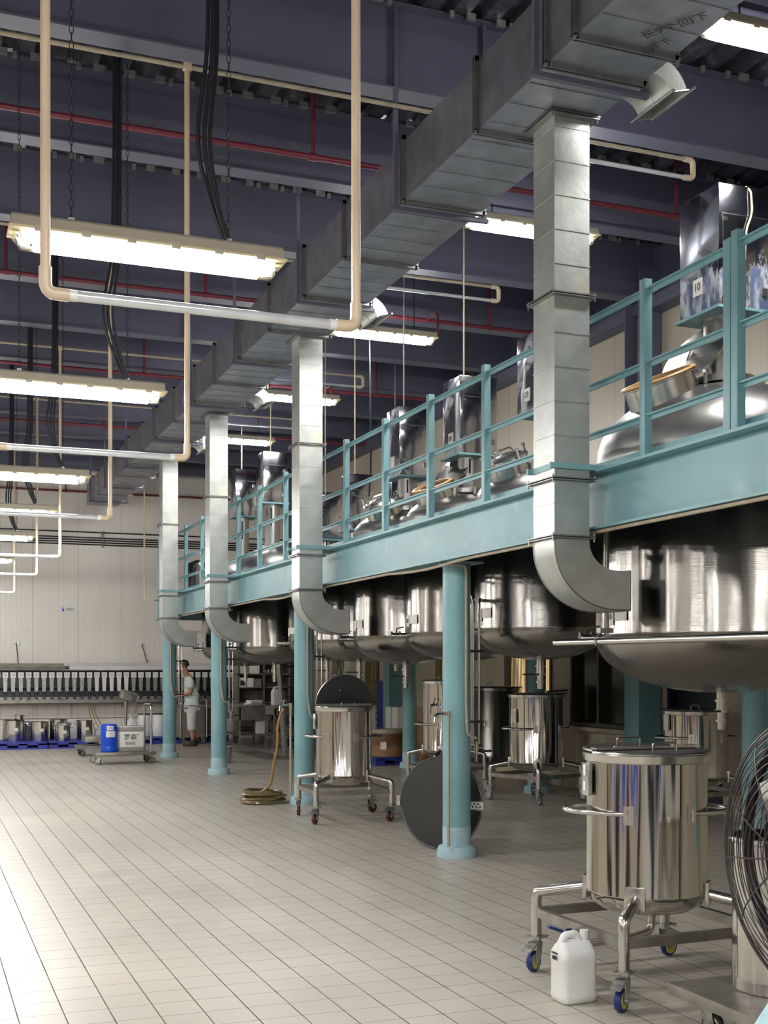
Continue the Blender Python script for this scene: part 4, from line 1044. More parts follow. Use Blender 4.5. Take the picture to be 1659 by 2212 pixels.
# ================================================================== WHITE JERRY CAN
def jerry(parent_name, lab, w=.20, d=.14, h=.27, group=None, mat='milk', print_=True, cat='jerry can'):
    t = thing(parent_name, lab, cat, (0, 0, 0), 0, group)
    b = MB()
    def sec(z, sx, sy, ox=0, r=.03):
        pts = []
        for cx__, cy__, a0 in ((1, 1, 0), (-1, 1, PI / 2), (-1, -1, PI), (1, -1, 1.5 * PI)):
            for k in range(5):
                a = a0 + PI / 2 * k / 4; pts.append((ox + cx__ * (sx / 2 - r) + r * math.cos(a), cy__ * (sy / 2 - r) + r * math.sin(a), z))
        return pts
    S = [(0, w - .03, d - .03, 0), (.008, w - .008, d - .008, 0), (.03 * h / .27, w, d, 0), (.045 * h / .27, w - .005, d - .005, 0), (h * .58, w - .005, d - .005, 0), (h * .60, w, d, 0), (h * .67, w - .004, d - .004, 0), (h * .72, w * .98, d * .92, .0), (h * .78, w * .93, d * .72, .0), (h * .84, w * .85, d * .48, .0), (h * .86, w * .8, d * .40, .0)]
    rings = [[b.bm.verts.new(p) for p in sec(z, sx, sy, ox, min(.03, sy * .3))] for z, sx, sy, ox in S]
    for A, B in zip(rings, rings[1:]):
        for i in range(len(A)): b.bm.faces.new((A[i], A[(i + 1) % len(A)], B[(i + 1) % len(A)], B[i]))
    b.bm.faces.new(rings[0][::-1]); b.bm.faces.new(rings[-1])
    b.build('body', M[mat], t, ang=50)
    b = MB(); hx = -w * .12
    b.tube([(-w * .40, 0, h * .68), (-w * .36, 0, h * .83), (-w * .26, 0, h * .945), (w * .03, 0, h * .955), (w * .11, 0, h * .90), (w * .17, 0, h * .76)], .0155 * h / .27, 12, fil=.015); b.build('handle', M[mat], t)
    b = MB(); b.cyl((w * .31, 0, h * .78), (w * .31, 0, h * .91), .0165 * h / .27, n=20); b.cyl((w * .31, 0, h * .90), (w * .31, 0, h * 1.0), .0175 * h / .27, n=24); b.build('cap', M['white'], t)
    if print_:
        text('DD3ADNDZ', .014, M['ink'], 'print', t, (-w / 2 - .0012, .012, h * .70), FACE_MX, scale=(.7, 1, 1)); text('日期批号', .022, M['ink'], 'print', t, (-w / 2 - .0012, .012, h * .63), FACE_MX, scale=(.6, 1, 1))
    return t
j = jerry('jerry_can', 'white plastic jerry can on the floor beside foreground wheeled pot', .19, .15, .33)
j.location = (2.893, 4.94, 0); j.rotation_euler = (0, 0, .03)

# ================================================================== FAN + DRUM ON DOLLY
fanp = Vector((2.62, 2.93, 0)); zf = .985; RF = .43
t = thing('drum_fan', 'big black wire cage fan at the right edge of the picture', 'fan', (fanp.x, fanp.y, 0))
# axis direction, horizontal
vd = Vector((fanp.x, fanp.y, 0)).normalized(); rgt = Vector((vd.y, -vd.x, 0))
ax = (-vd * math.cos(math.radians(51)) - rgt * math.sin(math.radians(51))).normalized()
up = Vector((0, 0, 1)); sd = up.cross(ax).normalized()
Rf = Matrix((sd, up, ax)).transposed()     # local x=side, y=up, z=axis
cz = Vector((0, 0, zf))
b = MB()
for zz, rr in ((-.08, RF), (.08, RF)): b.tube([cz + Rf @ Vector((rr * math.cos(a), rr * math.sin(a), zz)) for a in [2 * PI * k / 64 for k in range(64)]], .006, 8, closed=True)
b.lathe([(RF - .002, -.028), (RF + .006, -.028), (RF + .006, .012), (RF - .002, .012)], 64, cz, Rf)
b.build('cage_band', M['wirecage'], t)
def cage(zs, sgn, nm):
    b = MB(); n = 15
    for k in range(n):
        f = (k + 1) / (n + .3); rr = RF * f; zz = zs + sgn * .085 * (1 - f ** 3)
        b.tube([cz + Rf @ Vector((rr * math.cos(a), rr * math.sin(a), zz)) for a in [2 * PI * q / 56 for q in range(56)]], .0022, 5, closed=True)
    for k in range(12):
        a = 2 * PI * k / 12 + .13
        b.tube([cz + Rf @ Vector((RF * f * math.cos(a), RF * f * math.sin(a), zs + sgn * .085 * (1 - f ** 3))) for f in (.12, .3, .5, .7, .85, 1.0)], .003, 5)
    return b.build(nm, M['wirecage'], t)
cage(.08, 1, 'front_grille'); cage(-.08, -1, 'rear_grille')
b = MB()
for k in range(5):
    zz = -.06 + k * .03; b.tube([cz + Rf @ Vector(((RF + .002) * math.cos(a), (RF + .002) * math.sin(a), zz)) for a in [2 * PI * q / 64 for q in range(64)]], .0022, 5, closed=True)
b.build('side_wire', M['wirecage'], t)
b = MB(); b.cyl(cz - ax * .16, cz - ax * .02, .075, n=24); b.cyl(cz + ax * .02, cz - ax * .02, .05, n=24); b.build('motor', M['black'], t)
for k in range(3):
    b = MB(); a0 = 2 * PI * k / 3 + .4
    V = []
    for i in range(7):
        r_ = .05 + (.36 - .05) * i / 6; wd = .05 + .16 * math.sin(PI * min(1, .15 + i / 7))
        row = []
        for q in (-.5, 0, .5):
            a = a0 + q * wd / r_ * .9; row.append(b.bm.verts.new(cz + Rf @ Vector((r_ * math.cos(a), r_ * math.sin(a), q * .07 + .01))))
        V.append(row)
    for i in range(6):
        for q in range(2): b.bm.faces.new((V[i][q], V[i + 1][q], V[i + 1][q + 1], V[i][q + 1]))
    bl = b.build('blade', M['steel_matt'], t); s_ = bl.modifiers.new('thick', 'SOLIDIFY'); s_.thickness = .004
b = MB(); b.tube([cz + Rf @ Vector((RF * math.cos(a), RF * math.sin(a), 0)) for a in (0, -.6, -1.1, -1.57)], .013, 10)
b.cyl(Vector((0, 0, .05)) , Vector((0, 0, zf - RF)), .022, n=16); b.cyl((0, 0, 0), (0, 0, .03), .24, n=40); b.build('stand', M['wirecage'], t)
# dolly with a stainless drum
t = thing('flat_dolly', 'low stainless platform dolly under the steel drum, bottom right', 'dolly', (3.62, 3.82, 0))
b = MB(); b.box((0, 0, .18), (1.16, 1.16, .05), bev=.004); b.build('platform', M['steel_matt'], t)
for sx in (-1, 1):
    for sy in (-1, 1): caster(t, sx * .46, sy * .46, .155, .05, M['grey_wheel'], M['steel_pipe'], -1.2, brake=False)
t = thing('steel_drum', 'stainless drum standing on dolly behind the black fan', 'drum', (3.44, 4.14, .205))
b = MB(); b.lathe([(0, 0), (.2, 0), (.205, .006), (.205, .62), (.225, .63), (.225, .65), (.20, .65), (.198, .1), (0, .1)], 56); b.build('body', M['steel'], t)
b = MB(); b.ring((0, 0, .64), .222, .008, 48); b.build('rim', M['steel_pipe'], t)
# teal stringer in the corner
t = thing('stair_stringer', 'pale teal painted steel bar in the bottom right corner before the fan', 'steel bar', (1.70, 2.13, 0))
b = MB(); P0 = Vector((-.14, -.02, .62)); P1 = Vector((.42, .0, 1.27)); mid = (P0 + P1) / 2
ang = math.atan2(P1.z - P0.z, P1.x - P0.x)
b.box(mid + Vector((.045, 0, -.045)), ((P1 - P0).length, .05, .12), R=Matrix.Rotation(-ang, 3, 'Y')); b.build('bar', M['teal_light'], t, smooth=False)
b = MB(); b.box((.40, 0, .60), (.06, .06, 1.2)); b.build('post', M['teal_light'], t, smooth=False)

# ================================================================== FAR WALL: DISPENSING RACK, PIPES, SIGN, SOCKETS
t = thing('dispensing_rack', 'long stainless dispensing rack with a row of label cards along the far wall', 'rack', (0, 26.6, 0))
b = MB(); b.box((2.9, .12, 1.24), (9.6, .04, .80)); b.build('back_panel', M['steel_dark'], t, smooth=False)
b = MB(); b.box((-.3, 0, 1.63), (6.6, .30, .07), R=Matrix.Rotation(.25, 3, 'X')); b.build('hood', M['steel_matt'], t, smooth=False)
b = MB(); b.box((5.4, 0, 1.64), (4.6, .30, .075), R=Matrix.Rotation(.25, 3, 'X')); b.build('hood', M['white'], t, smooth=False)
b = MB(); b.cyl((-1.9, -.16, 1.555), (7.7, -.16, 1.555), .012, n=10); b.build('rail', M['steel_pipe'], t)
b = MB(); b.box((2.9, -.02, .885), (9.6, .22, .07)); b.box((2.9, -.1, .93), (9.6, .02, .10)); b.build('drip_tray', M['steel_matt'], t, smooth=False)
b = MB(); b.cyl((-1.9, .02, 1.16), (7.7, .02, 1.16), .022, n=10); b.build('manifold', M['steel_dark'], t)
x = -1.7; k = 0
m_strap = None
while x < 7.6:
    lit = 3.55 < x < 4.35  # straps in this stretch are whitened to look lit
    b = MB(); b.box((x, -.165, 1.455), (.115, .004, .125)); cd = b.build('label_card', M['paper'] if k != 13 else M['tanplastic'], t, smooth=False)
    b = MB(); b.box((x - .01, -.168, 1.46), (.05, .002, .008)); b.box((x + .015, -.168, 1.44), (.04, .002, .006)); b.box((x, -.168, 1.515), (.11, .003, .012)); b.build('card_print', M['ink'], cd, smooth=False)
    b = MB(); P = Matrix(((1, 0, 0, x), (0, 0, 1, -.15), (0, 1, 0, 0), (0, 0, 0, 1)))
    b.prism([(-.045, 1.39), (.045, 1.39), (.035, 1.10), (-.035, 1.10)], .012, P); b.build('strap', M['zinc'] if not lit else M['paper'], t, smooth=False)
    b = MB(); b.cyl((x, .05, 1.0), (x, -.16, 1.0), .024, n=10); b.cyl((x, -.14, 1.05), (x, -.14, .93), .02, n=10); b.tube([(x - .04, -.15, 1.06), (x, -.15, 1.085), (x + .05, -.16, 1.05)], .010, 8); b.cyl((x, -.17, .96), (x, -.19, .96), .035, n=12); b.build('valve', M['steel_dark'], t)
    x += .158; k += 1
for i, z in enumerate((4.58, 4.46, 4.41, 4.36, 4.31)):
    b = MB(); b.cyl((-2, 26.86, z), (8.0, 26.86, z), .014, n=8)
    tag(b.build('wall_pipe', M['steel_dark']), 'thin grey pipe running along the far wall, %s of the five' % ('topmost', 'second', 'third', 'fourth', 'lowest')[i], 'pipe', 'five thin pipes along the far wall')
t = thing('pipe_bracket', 'small bracket holding the thin pipes to the far wall', 'bracket', (3.85, 26.84, 4.28)); b = MB(); b.box((0, 0, .15), (.025, .05, .36)); b.build('bar', M['steel_dark'], t, smooth=False)
t = thing('wall_sign', 'small white wall sign with blue corner and faint lettering on the far wall', 'sign', (3.15, 26.885, 2.83))
b = MB(); b.box((0, 0, .06), (.33, .006, .12)); b.build('board', M['white'], t, smooth=False)
b = MB(); b.prism([(-.16, .01), (-.11, .01), (-.13, .05), (-.15, .10), (-.16, .10)], .002, Matrix(((1, 0, 0, 0), (0, 0, 1, -.006), (0, 1, 0, 0), (0, 0, 0, 1)))); b.build('blue_corner', M['blue_drum'], t, smooth=False)
text('配料区', .06, M['ink'], 'lettering', t, (.02, -.006, .05), FACE_MY); text('------- -----', .03, M['ink'], 'lettering', t, (.0, -.006, .135), FACE_MY)
for i, (x, ww) in enumerate(((2.03, .10), (4.71, .06))):
    t = thing('wall_socket', 'wall socket with a cable above the rack, %s' % ('left one' if i == 0 else 'right one near the farthest column'), 'socket', (x, 26.88, 2.1))
    b = MB(); b.box((0, 0, .05), (ww * 1.2, .03, .08)); b.build('box', M['zinc'] if i == 0 else M['paper'], t, smooth=False)
    b = MB(); b.tube([(0, -.02, .04), (.02 + .05 * i, -.03, -.2), (.04 + .10 * i, -.05, -.45)], .009, 6); b.build('cord', M['cable'], t)
t = thing('drain_hose', 'thin tan hoses hanging below the rack to the floor', 'hose', (3.5, 26.55, 0))
for k in range(3):
    b = MB(); b.tube([(.0 + .05 * k, 0, .86), (.03 + .06 * k, .0, .6), (.12 + .09 * k, -.1, .3), (.2 + .1 * k, -.12, .012)], .009, 6, fil=.1); b.build('hose', M['hose_tan'], t)
t = thing('wall_frame_pipe', 'thin cream pipe dropping before the far wall and turning toward the farthest drop duct', 'pipe', (4.26, 24.0, 0))
b = MB(); b.tube([(0, 0, 5.7), (0, 0, 2.96), (.42, 0, 2.96)], .016, 10, fil=.05); b.build('pipe', M['pvc'], t)

# ================================================================== PALLETS, POTS, DRUMS ON THE LEFT
def pallet(loc, lab, L=1.0, W=.9, rz=0.0):
    t = thing('plastic_pallet', lab, 'pallet', loc, rz, 'blue plastic pallets')
    b = MB(); b.box((0, 0, .125), (L, W, .03))
    b.build('deck', M['blue'], t, smooth=False)
    b = MB()
    for i in (-1, 0, 1):
        for j in (-1, 0, 1): b.box((i * (L / 2 - .085), j * (W / 2 - .06), .07), (.17, .12, .08))
        b.box((0, i * (W / 2 - .06), .015), (L, .12, .03))
    b.box((0, -W / 2 + .06, .095), (L, .12, .03)); b.build('blocks', M['blue'], t, smooth=False)
    return t
pallet((1.97, 25.0, 0), 'blue plastic pallet under the leftmost two steel pots', .92, 1.1)
pallet((2.93, 25.0, 0), 'blue plastic pallet under the middle steel pots left of the trolley', .92, 1.1)
pallet((4.75, 25.75, 0), 'blue plastic pallet under white drums behind the trolley handle', .95, 1.0)
pallet((5.9, 26.0, 0), 'blue plastic pallet against the far wall seen under the steel work table', .95, .8)
def pot(lab, loc, R, h, lid=False, group='steel stock pots on the pallets', label_card=True):
    t = thing('stock_pot', lab, 'pot', loc, 0, group)
    b = MB(); b.lathe([(0, 0), (R * .96, 0), (R, .02), (R, h), (R + .012, h + .002), (R + .012, h + .010), (R - .006, h + .006), (R - .008, .02), (0, .015)], 40); b.build('body', M['steel'], t)
    b = MB()
    for s in (-1, 1): b.tube([(s * R, -.05, h * .82), (s * (R + .045), -.04, h * .82), (s * (R + .045), .04, h * .82), (s * R, .05, h * .82)], .006, 6, fil=.02)
    b.build('handle', M['steel_pipe'], t)
    if label_card:
        b = MB(); a = -PI / 2 + .15; q = Vector((math.cos(a), math.sin(a), 0)); b.box(q * (R + .003) + Vector((0, 0, h * .58)), (.003, .08, .06), R=Matrix.Rotation(a, 3, 'Z')); b.build('label', M['paper'], t, smooth=False)
    if lid:
        b = MB(); b.lathe([(0, h + .05), (R * .3, h + .045), (R * .6, h + .03), (R + .01, h + .015), (R + .014, h + .005), (R, h)], 36)
        for k in range(6):
            a = 2 * PI * k / 6; b.box(((R + .01) * math.cos(a), (R + .01) * math.sin(a), h + .02), (.03, .02, .05), rz=a)
        b.cyl((-.05, 0, h + .05), (-.05, 0, h + .09), .008, n=6); b.cyl((.05, 0, h + .05), (.05, 0, h + .09), .008, n=6); b.build('clamped_lid', M['steel_pipe'], t)
    return t
PZ = .14
pot('widest steel stock pot, leftmost on the pallets', (1.84, 25.05, PZ), .215, .40)
pot('small steel canister standing on top of the leftmost stock pot', (1.94, 25.02, PZ + .41), .095, .10, group=None, label_card=False)
pot('second steel stock pot from the left on the pallets', (2.33, 25.0, PZ), .185, .37)
pot('steel pot with a clamped lid, in front on the second pallet', (2.76, 24.75, PZ), .15, .31, True)
pot('steel pot standing behind the clamped-lid pot', (2.73, 25.25, PZ), .18, .40, label_card=False)
pot('steel stock pot with a white card, right end of the pallets', (3.24, 25.1, PZ), .165, .38)
t = thing('ladle', 'steel ladle lying across the leftmost stock pot', 'ladle', (1.75, 24.95, PZ + .41)); b = MB(); b.cyl((-.08, 0, .03), (.10, .0, .01), .012, n=8); b.build('ladle', M['steel_pipe'], t)
t = thing('storage_drum', 'dark blue lined drum between the two leftmost stock pots', 'drum', (2.13, 25.35, PZ)); b = MB(); b.lathe([(0, 0), (.14, 0), (.15, .03), (.15, .34), (.13, .37), (0, .38)], 28); b.build('body', M['navy'], t)
b = MB(); b.lathe([(.152, .30), (.158, .31), (.158, .34), (.152, .35)], 28); b.build('hoop', M['steel_pipe'], t)
j1 = jerry('jerry_can', 'white jug on the pallets right of the last steel pot', .16, .13, .36, None, 'milk', False); j1.location = (3.54, 25.3, 0)
t = thing('white_tub', 'square white tub on the second pallet behind the pots', 'tub', (3.0, 25.35, PZ)); b = MB(); b.box((0, 0, .17), (.28, .25, .34), bev=.02); b.build('body', M['milk'], t)
b = MB(); b.box((0, 0, .345), (.30, .27, .02), bev=.006); b.build('lid', M['white'], t)
for i, x in enumerate((4.58, 4.88)):
    t = thing('white_drum', 'tall white plastic drum with dark clamp ring behind the trolley, %s' % ('left of the pair' if i == 0 else 'right of the pair'), 'drum', (x, 25.8, PZ), 0, 'white drums behind the trolley')
    b = MB(); b.lathe([(0, 0), (.13, 0), (.14, .02), (.14, .42), (.12, .46), (0, .465)], 28); b.build('body', M['milk'], t)
    b = MB(); b.lathe([(.10, .46), (.135, .465), (.135, .485), (0, .49)], 28); b.build('clamp_ring', M['steel_dark'], t)
t = thing('bagged_jug', 'white jug seen behind the grey and white case on the trolley', 'jug', (4.30, 25.9, 0)); b = MB(); b.lathe([(0, 0), (.14, 0), (.15, .03), (.15, .40), (.10, .5), (.04, .56), (.035, .62), (0, .62)], 24); b.build('body', M['milk'], t)

# floor scale
t = thing('floor_scale', 'wheeled floor scale with plastic-wrapped display on a post behind the trolley', 'scale', (3.15, 22.3, 0), .02)
b = MB(); b.box((-.05, 0, .30), (.50, .45, .10), bev=.006); b.box((-.05, 0, .22), (.06, .06, .08)); b.build('platform', M['steel_matt'], t)
b = MB(); b.box((.05, 0, .165), (.95, .50, .05)); b.build('base', M['steel_matt'], t, smooth=False)
for sx in (-1, 1):
    for sy in (-1, 1): caster(t, .05 + sx * .40, sy * .2, .14, .05, M['grey_wheel'], M['zinc'], .5, brake=False)
b = MB(); b.cyl((.47, 0, .18), (.47, 0, 1.0), .026, n=14); b.tube([(.47, 0, .62), (.70, 0, .90), (1.02, 0, .90)], .016, 8); b.cyl((1.0, -.05, .90), (1.0, .05, .90), .03, n=10); b.build('post', M['steel_matt'], t)
b = MB(); b.box((.52, 0, 1.06), (.30, .12, .16), R=Matrix.Rotation(.35, 3, 'Y'), bev=.03); b.build('display', M['steel_matt'], t)
b = MB(); b.box((.52, 0, 1.065), (.36, .17, .21), R=Matrix.Rotation(.35, 3, 'Y'), bev=.06); b.build('plastic_wrap', M['filmwrap'], t)
# trolley
t = thing('platform_trolley', 'steel platform trolley with pushing handle carrying the blue drum and the case', 'trolley', (3.24, 20.28, 0), .03)
b = MB(); b.box((0, 0, .175), (1.0, .60, .05), bev=.005); b.build('platform', M['steel_matt'], t)
for sx in (-1, 1):
    for sy in (-1, 1): caster(t, sx * .42, sy * .23, .15, .056, M['grey_wheel'], M['zinc'], .3 if sx > 0 else 2.8, brake=False)
b = MB(); b.tube([(.42, -.27, .19), (.42, -.27, .98), (.42, .27, .98), (.42, .27, .19)], .018, 12, fil=.08); b.cyl((.42, -.27, .40), (.42, .27, .40), .01, n=8); b.tube([(.42, -.25, .24), (.44, -.25, .5)], .012, 8); b.build('handle', M['steel_pipe'], t)
t = thing('blue_drum', 'bright blue plastic drum with two white labels on the trolley', 'drum', (3.0, 20.17, .20))
b = MB(); b.lathe([(0, 0), (.125, 0), (.138, .015), (.140, .09), (.136, .10), (.140, .11), (.140, .40), (.13, .43), (.128, .455), (.115, .46), (.112, .45), (0, .448)], 40); b.build('body', M['blue_drum'], t)
a = -PI / 2 - .05; q = Vector((math.cos(a), math.sin(a), 0))
b = MB()
def curved_label(b, R, a0, a1, z0, z1):
    n = 6; A = [b.bm.verts.new((R * math.cos(a0 + (a1 - a0) * k / n), R * math.sin(a0 + (a1 - a0) * k / n), z0)) for k in range(n + 1)]
    B = [b.bm.verts.new((R * math.cos(a0 + (a1 - a0) * k / n), R * math.sin(a0 + (a1 - a0) * k / n), z1)) for k in range(n + 1)]
    for k in range(n): b.bm.faces.new((A[k], A[k + 1], B[k + 1], B[k]))
curved_label(b, .1415, a - .45, a + .65, .25, .35); curved_label(b, .1415, a - .35, a + .45, .365, .435); lb = b.build('label', M['paper'], t)
text('P 型 剂', .03, M['ink'], 'label_text', lb, (q.x * .147 + .005, q.y * .147, .40), FACE_MY); text('成分 25KG', .018, M['ink'], 'label_text', lb, (q.x * .147 + .005, q.y * .147, .31), FACE_MY)
t = thing('shipping_case', 'white and grey case with large dark characters on the trolley', 'case', (3.36, 20.27, .20))
b = MB(); b.box((0, 0, .21), (.40, .30, .42), bev=.01); b.build('body', M['paper'], t)
b = MB(); b.box((0, 0, .37), (.404, .304, .08), bev=.005); b.box((0, 0, .04), (.404, .304, .075), bev=.005); b.build('tape_band', paint('grey_tape', (.30, .29, .27), .5), t)
b = MB(); b.box((0, 0, .42), (.38, .28, .02), bev=.006); b.build('film_top', M['filmwrap'], t)
text('罗森', .11, M['ink'], 'lettering', t, (-.02, -.1535, .235), FACE_MY); text('™', .04, M['ink'], 'lettering', t, (.10, -.1535, .275), FACE_MY); text('固态胶', .055, paint('grey_ink', (.12, .12, .12), .6), 'lettering', t, (-.02, -.1535, .135), FACE_MY)

# ================================================================== WORKER
def worker():
    t = thing('person', 'person in pale short-sleeved shirt and white trousers standing with head bowed', 'person', (5.28, 24.3, 0), PI - .15)
    # local: faces +x
    vs = {'pelvis': ((0, 0, .90), .135), 'waist': ((.0, 0, 1.02), .125), 'chest': ((.03, 0, 1.22), .15), 'neckb': ((.06, 0, 1.40), .075), 'neck': ((.10, 0, 1.46), .055), 'head0': ((.14, 0, 1.53), .075), 'head1': ((.17, 0, 1.62), .09), 'head2': ((.165, 0, 1.68), .075)}
    for s, n_ in ((1, 'L'), (-1, 'R')):
        vs['hip' + n_] = ((0, s * .08, .86), .08); vs['knee' + n_] = ((.02 if s > 0 else -.02, s * .10, .48), .062); vs['calf' + n_] = ((-.0 if s > 0 else -.04, s * .10, .33), .056); vs['ank' + n_] = ((-.02 if s > 0 else -.05, s * .10, .09), .038); vs['toe' + n_] = ((.14 if s > 0 else .10, s * .12, .04), .035)
        vs['sh' + n_] = ((.05, s * .17, 1.36), .065); vs['elb' + n_] = ((.03, s * .23, 1.09), .045); vs['wr' + n_] = ((.26, s * .12, 1.04), .027); vs['pa' + n_] = ((.33, s * .09, 1.05), .032)
    E_ = [('pelvis', 'waist'), ('waist', 'chest'), ('chest', 'neckb'), ('neckb', 'neck'), ('neck', 'head0'), ('head0', 'head1'), ('head1', 'head2')]
    for n_ in 'LR': E_ += [('pelvis', 'hip' + n_), ('hip' + n_, 'knee' + n_), ('knee' + n_, 'calf' + n_), ('calf' + n_, 'ank' + n_), ('ank' + n_, 'toe' + n_), ('chest', 'sh' + n_), ('sh' + n_, 'elb' + n_), ('elb' + n_, 'wr' + n_), ('wr' + n_, 'pa' + n_)]
    for s, n_ in ((1, 'L'), (-1, 'R')):
        for f in range(4):
            a = 'f%d%s' % (f, n_); b2 = 'g%d%s' % (f, n_)
            vs[a] = ((.385, s * (.065 + .018 * f), 1.055), .009); vs[b2] = ((.42 + .01 * (f % 2), s * (.06 + .017 * f), 1.03), .0075)
            E_ += [('pa' + n_, a), (a, b2)]
        vs['th' + n_] = ((.36, s * .05, 1.08), .010); vs['ti' + n_] = ((.39, s * .035, 1.07), .008); E_ += [('pa' + n_, 'th' + n_), ('th' + n_, 'ti' + n_)]
    def skinned(name, keys, edges, mat, scale=1.0, add=0.0, sub=2):
        me = bpy.data.meshes.new(name); idx = {k: i for i, k in enumerate(keys)}
        me.from_pydata([vs[k][0] for k in keys], [(idx[a], idx[c]) for a, c in edges if a in idx and c in idx], [])
        me.materials.append(mat)
        o = bpy.data.objects.new(name, me); COL.objects.link(o); o.parent = t
        o.modifiers.new('skin', 'SKIN').use_smooth_shade = True
        sv = me.skin_vertices[0].data
        for k in keys:
            r = vs[k][1] * scale + add; sv[idx[k]].radius = (r, r)
        sv[0].use_root = True
        ss = o.modifiers.new('sub', 'SUBSURF'); ss.levels = sub; ss.render_levels = sub
        return o
    body = skinned('body', list(vs.keys()), E_, M['skin'])
    tops = ['pelvis', 'waist', 'chest', 'neckb', 'shL', 'shR', 'sL', 'sR', 'pel2']
    for s, n_ in ((1, 'L'), (-1, 'R')): vs['s' + n_] = ((.04, s * .215, 1.17), .062)
    vs['pel2'] = ((0, 0, .84), .15); vs['sh2L'] = vs['shL']
    E2 = [('pelvis', 'waist'), ('waist', 'chest'), ('chest', 'neckb'), ('chest', 'shL'), ('chest', 'shR'), ('shL', 'sL'), ('shR', 'sR'), ('pelvis', 'pel2')]
    skinned('shirt', tops, E2, M['shirt'], 1.0, .022)
    vs['kL'] = ((.02, .10, .40), .075); vs['kR'] = ((-.03, -.10, .40), .075); vs['tL'] = ((.0, .10, .30), .08); vs['tR'] = ((-.04, -.10, .30), .08)
    for s, n_ in ((1, 'L'), (-1, 'R')): vs['hh' + n_] = ((0, s * .085, .80), .112)
    skinned('trousers', ['pelvis', 'hhL', 'hhR', 'kL', 'kR', 'tL', 'tR'], [('pelvis', 'hhL'), ('pelvis', 'hhR'), ('hhL', 'kL'), ('hhR', 'kR'), ('kL', 'tL'), ('kR', 'tR')], M['trousers'], 1.0, .012)
    for s in (1, -1):
        ox = 0 if s > 0 else -.04
        b = MB(); b.lathe([(0, -.02), (.5, -.02), (.55, .1), (.5, .5), (.42, .9), (0, 1)], 20)
        b.bm.transform(Matrix.Translation((.04 + ox, s * .105, .012)) @ Matrix.Diagonal((.27, .11, .10, 1))); b.cyl((-.03 + ox, s * .10, .04), (-.03 + ox, s * .10, .15), .05, .045, n=16); b.build('shoe', M['shoe'], t, ang=60)
    hd = Matrix.Translation((.16, 0, 1.645)) @ Matrix.Rotation(.45, 4, 'Y')
    b = MB(); bmesh.ops.create_uvsphere(b.bm, u_segments=28, v_segments=18, radius=.104, matrix=hd @ Matrix.Translation((-.012, 0, .02)) @ Matrix.Diagonal((1.08, .86, 1.02, 1)))
    for v in list(b.bm.verts):
        p = hd.inverted() @ v.co
        if p.x > .045 and p.z < .055: b.bm.verts.remove(v)
        elif p.z < -.055: b.bm.verts.remove(v)
    b.build('hair', M['hair'], t, ang=80)
    b = MB(); p = hd @ Vector((.09, 0, -.02)); b.tube([hd @ Vector((.082, 0, .015)), hd @ Vector((.105, 0, -.02)), hd @ Vector((.09, 0, -.03))], .011, 8)
    for s in (1, -1):
        bmesh.ops.create_uvsphere(b.bm, u_segments=10, v_segments=8, radius=.022, matrix=hd @ Matrix.Translation((0, s * .085, -.01)) @ Matrix.Diagonal((.8, .4, 1.2, 1)))
    b.build('ears_and_nose', M['skin'], t)
    b = MB()
    for s in (1, -1): bmesh.ops.create_uvsphere(b.bm, u_segments=8, v_segments=6, radius=.008, matrix=hd @ Matrix.Translation((.083, s * .03, .012)))
    b.box(hd @ Vector((.082, 0, -.052)), (.006, .035, .006)); b.build('eyes_and_mouth', M['hair'], t)
    return t
worker()
t = thing('notepad', 'small dark tool held in the hands of the person in pale work clothes', 'tool', (4.86, 24.36, 1.04)); b = MB(); b.box((0, 0, .02), (.14, .10, .03), bev=.005); b.build('body', M['black'], t)
# hand cart behind the worker and a maroon bin
t = thing('hand_cart', 'sheet-steel hand cart with a tall tube handle behind the person', 'cart', (5.42, 25.1, 0), .05)
b = MB(); b.box((0, 0, .45), (.50, .50, .62), bev=.01); b.build('bin_body', M['grey_panel'], t)
b = MB(); b.tube([(-.28, -.28, .14), (-.28, -.28, .90), (.28, -.28, .95), (.28, -.28, .14)], .018, 10, fil=.07); b.build('handle', M['steel_pipe'], t)
for sx in (-1, 1):
    for sy in (-1, 1): caster(t, sx * .2, sy * .2, .15, .05, M['grey_wheel'], M['grey_wheel'], .2, brake=False)
t = thing('maroon_bin', 'maroon plastic bin on a small dolly right of the hand cart', 'bin', (5.95, 25.6, 0))
b = MB(); b.lathe([(0, .2), (.15, .2), (.20, .72), (.22, .72), (.22, .75), (.19, .75), (.14, .25), (0, .25)], 28); b.build('bin_body', M['maroon_bin'], t)
b = MB(); b.box((0, 0, .165), (.45, .42, .05)); b.build('dolly_plate', M['grey_panel'], t, smooth=False)
for sx in (-1, 1):
    for sy in (-1, 1): caster(t, sx * .17, sy * .15, .14, .05, M['grey_wheel'], M['grey_wheel'], .2, brake=False)
t = thing('steel_bucket', 'small steel bucket standing behind the third front column', 'bucket', (4.86, 19.75, 0)); b = MB(); b.lathe([(0, 0), (.10, 0), (.12, .26), (.128, .26), (.128, .27), (.115, .27), (.095, .02), (0, .02)], 28); b.build('body', M['steel'], t)
b = MB(); b.cyl((-.1, 0, .27), (.16, -.03, .32), .008, n=8); b.build('handle', M['steel_pipe'], t)

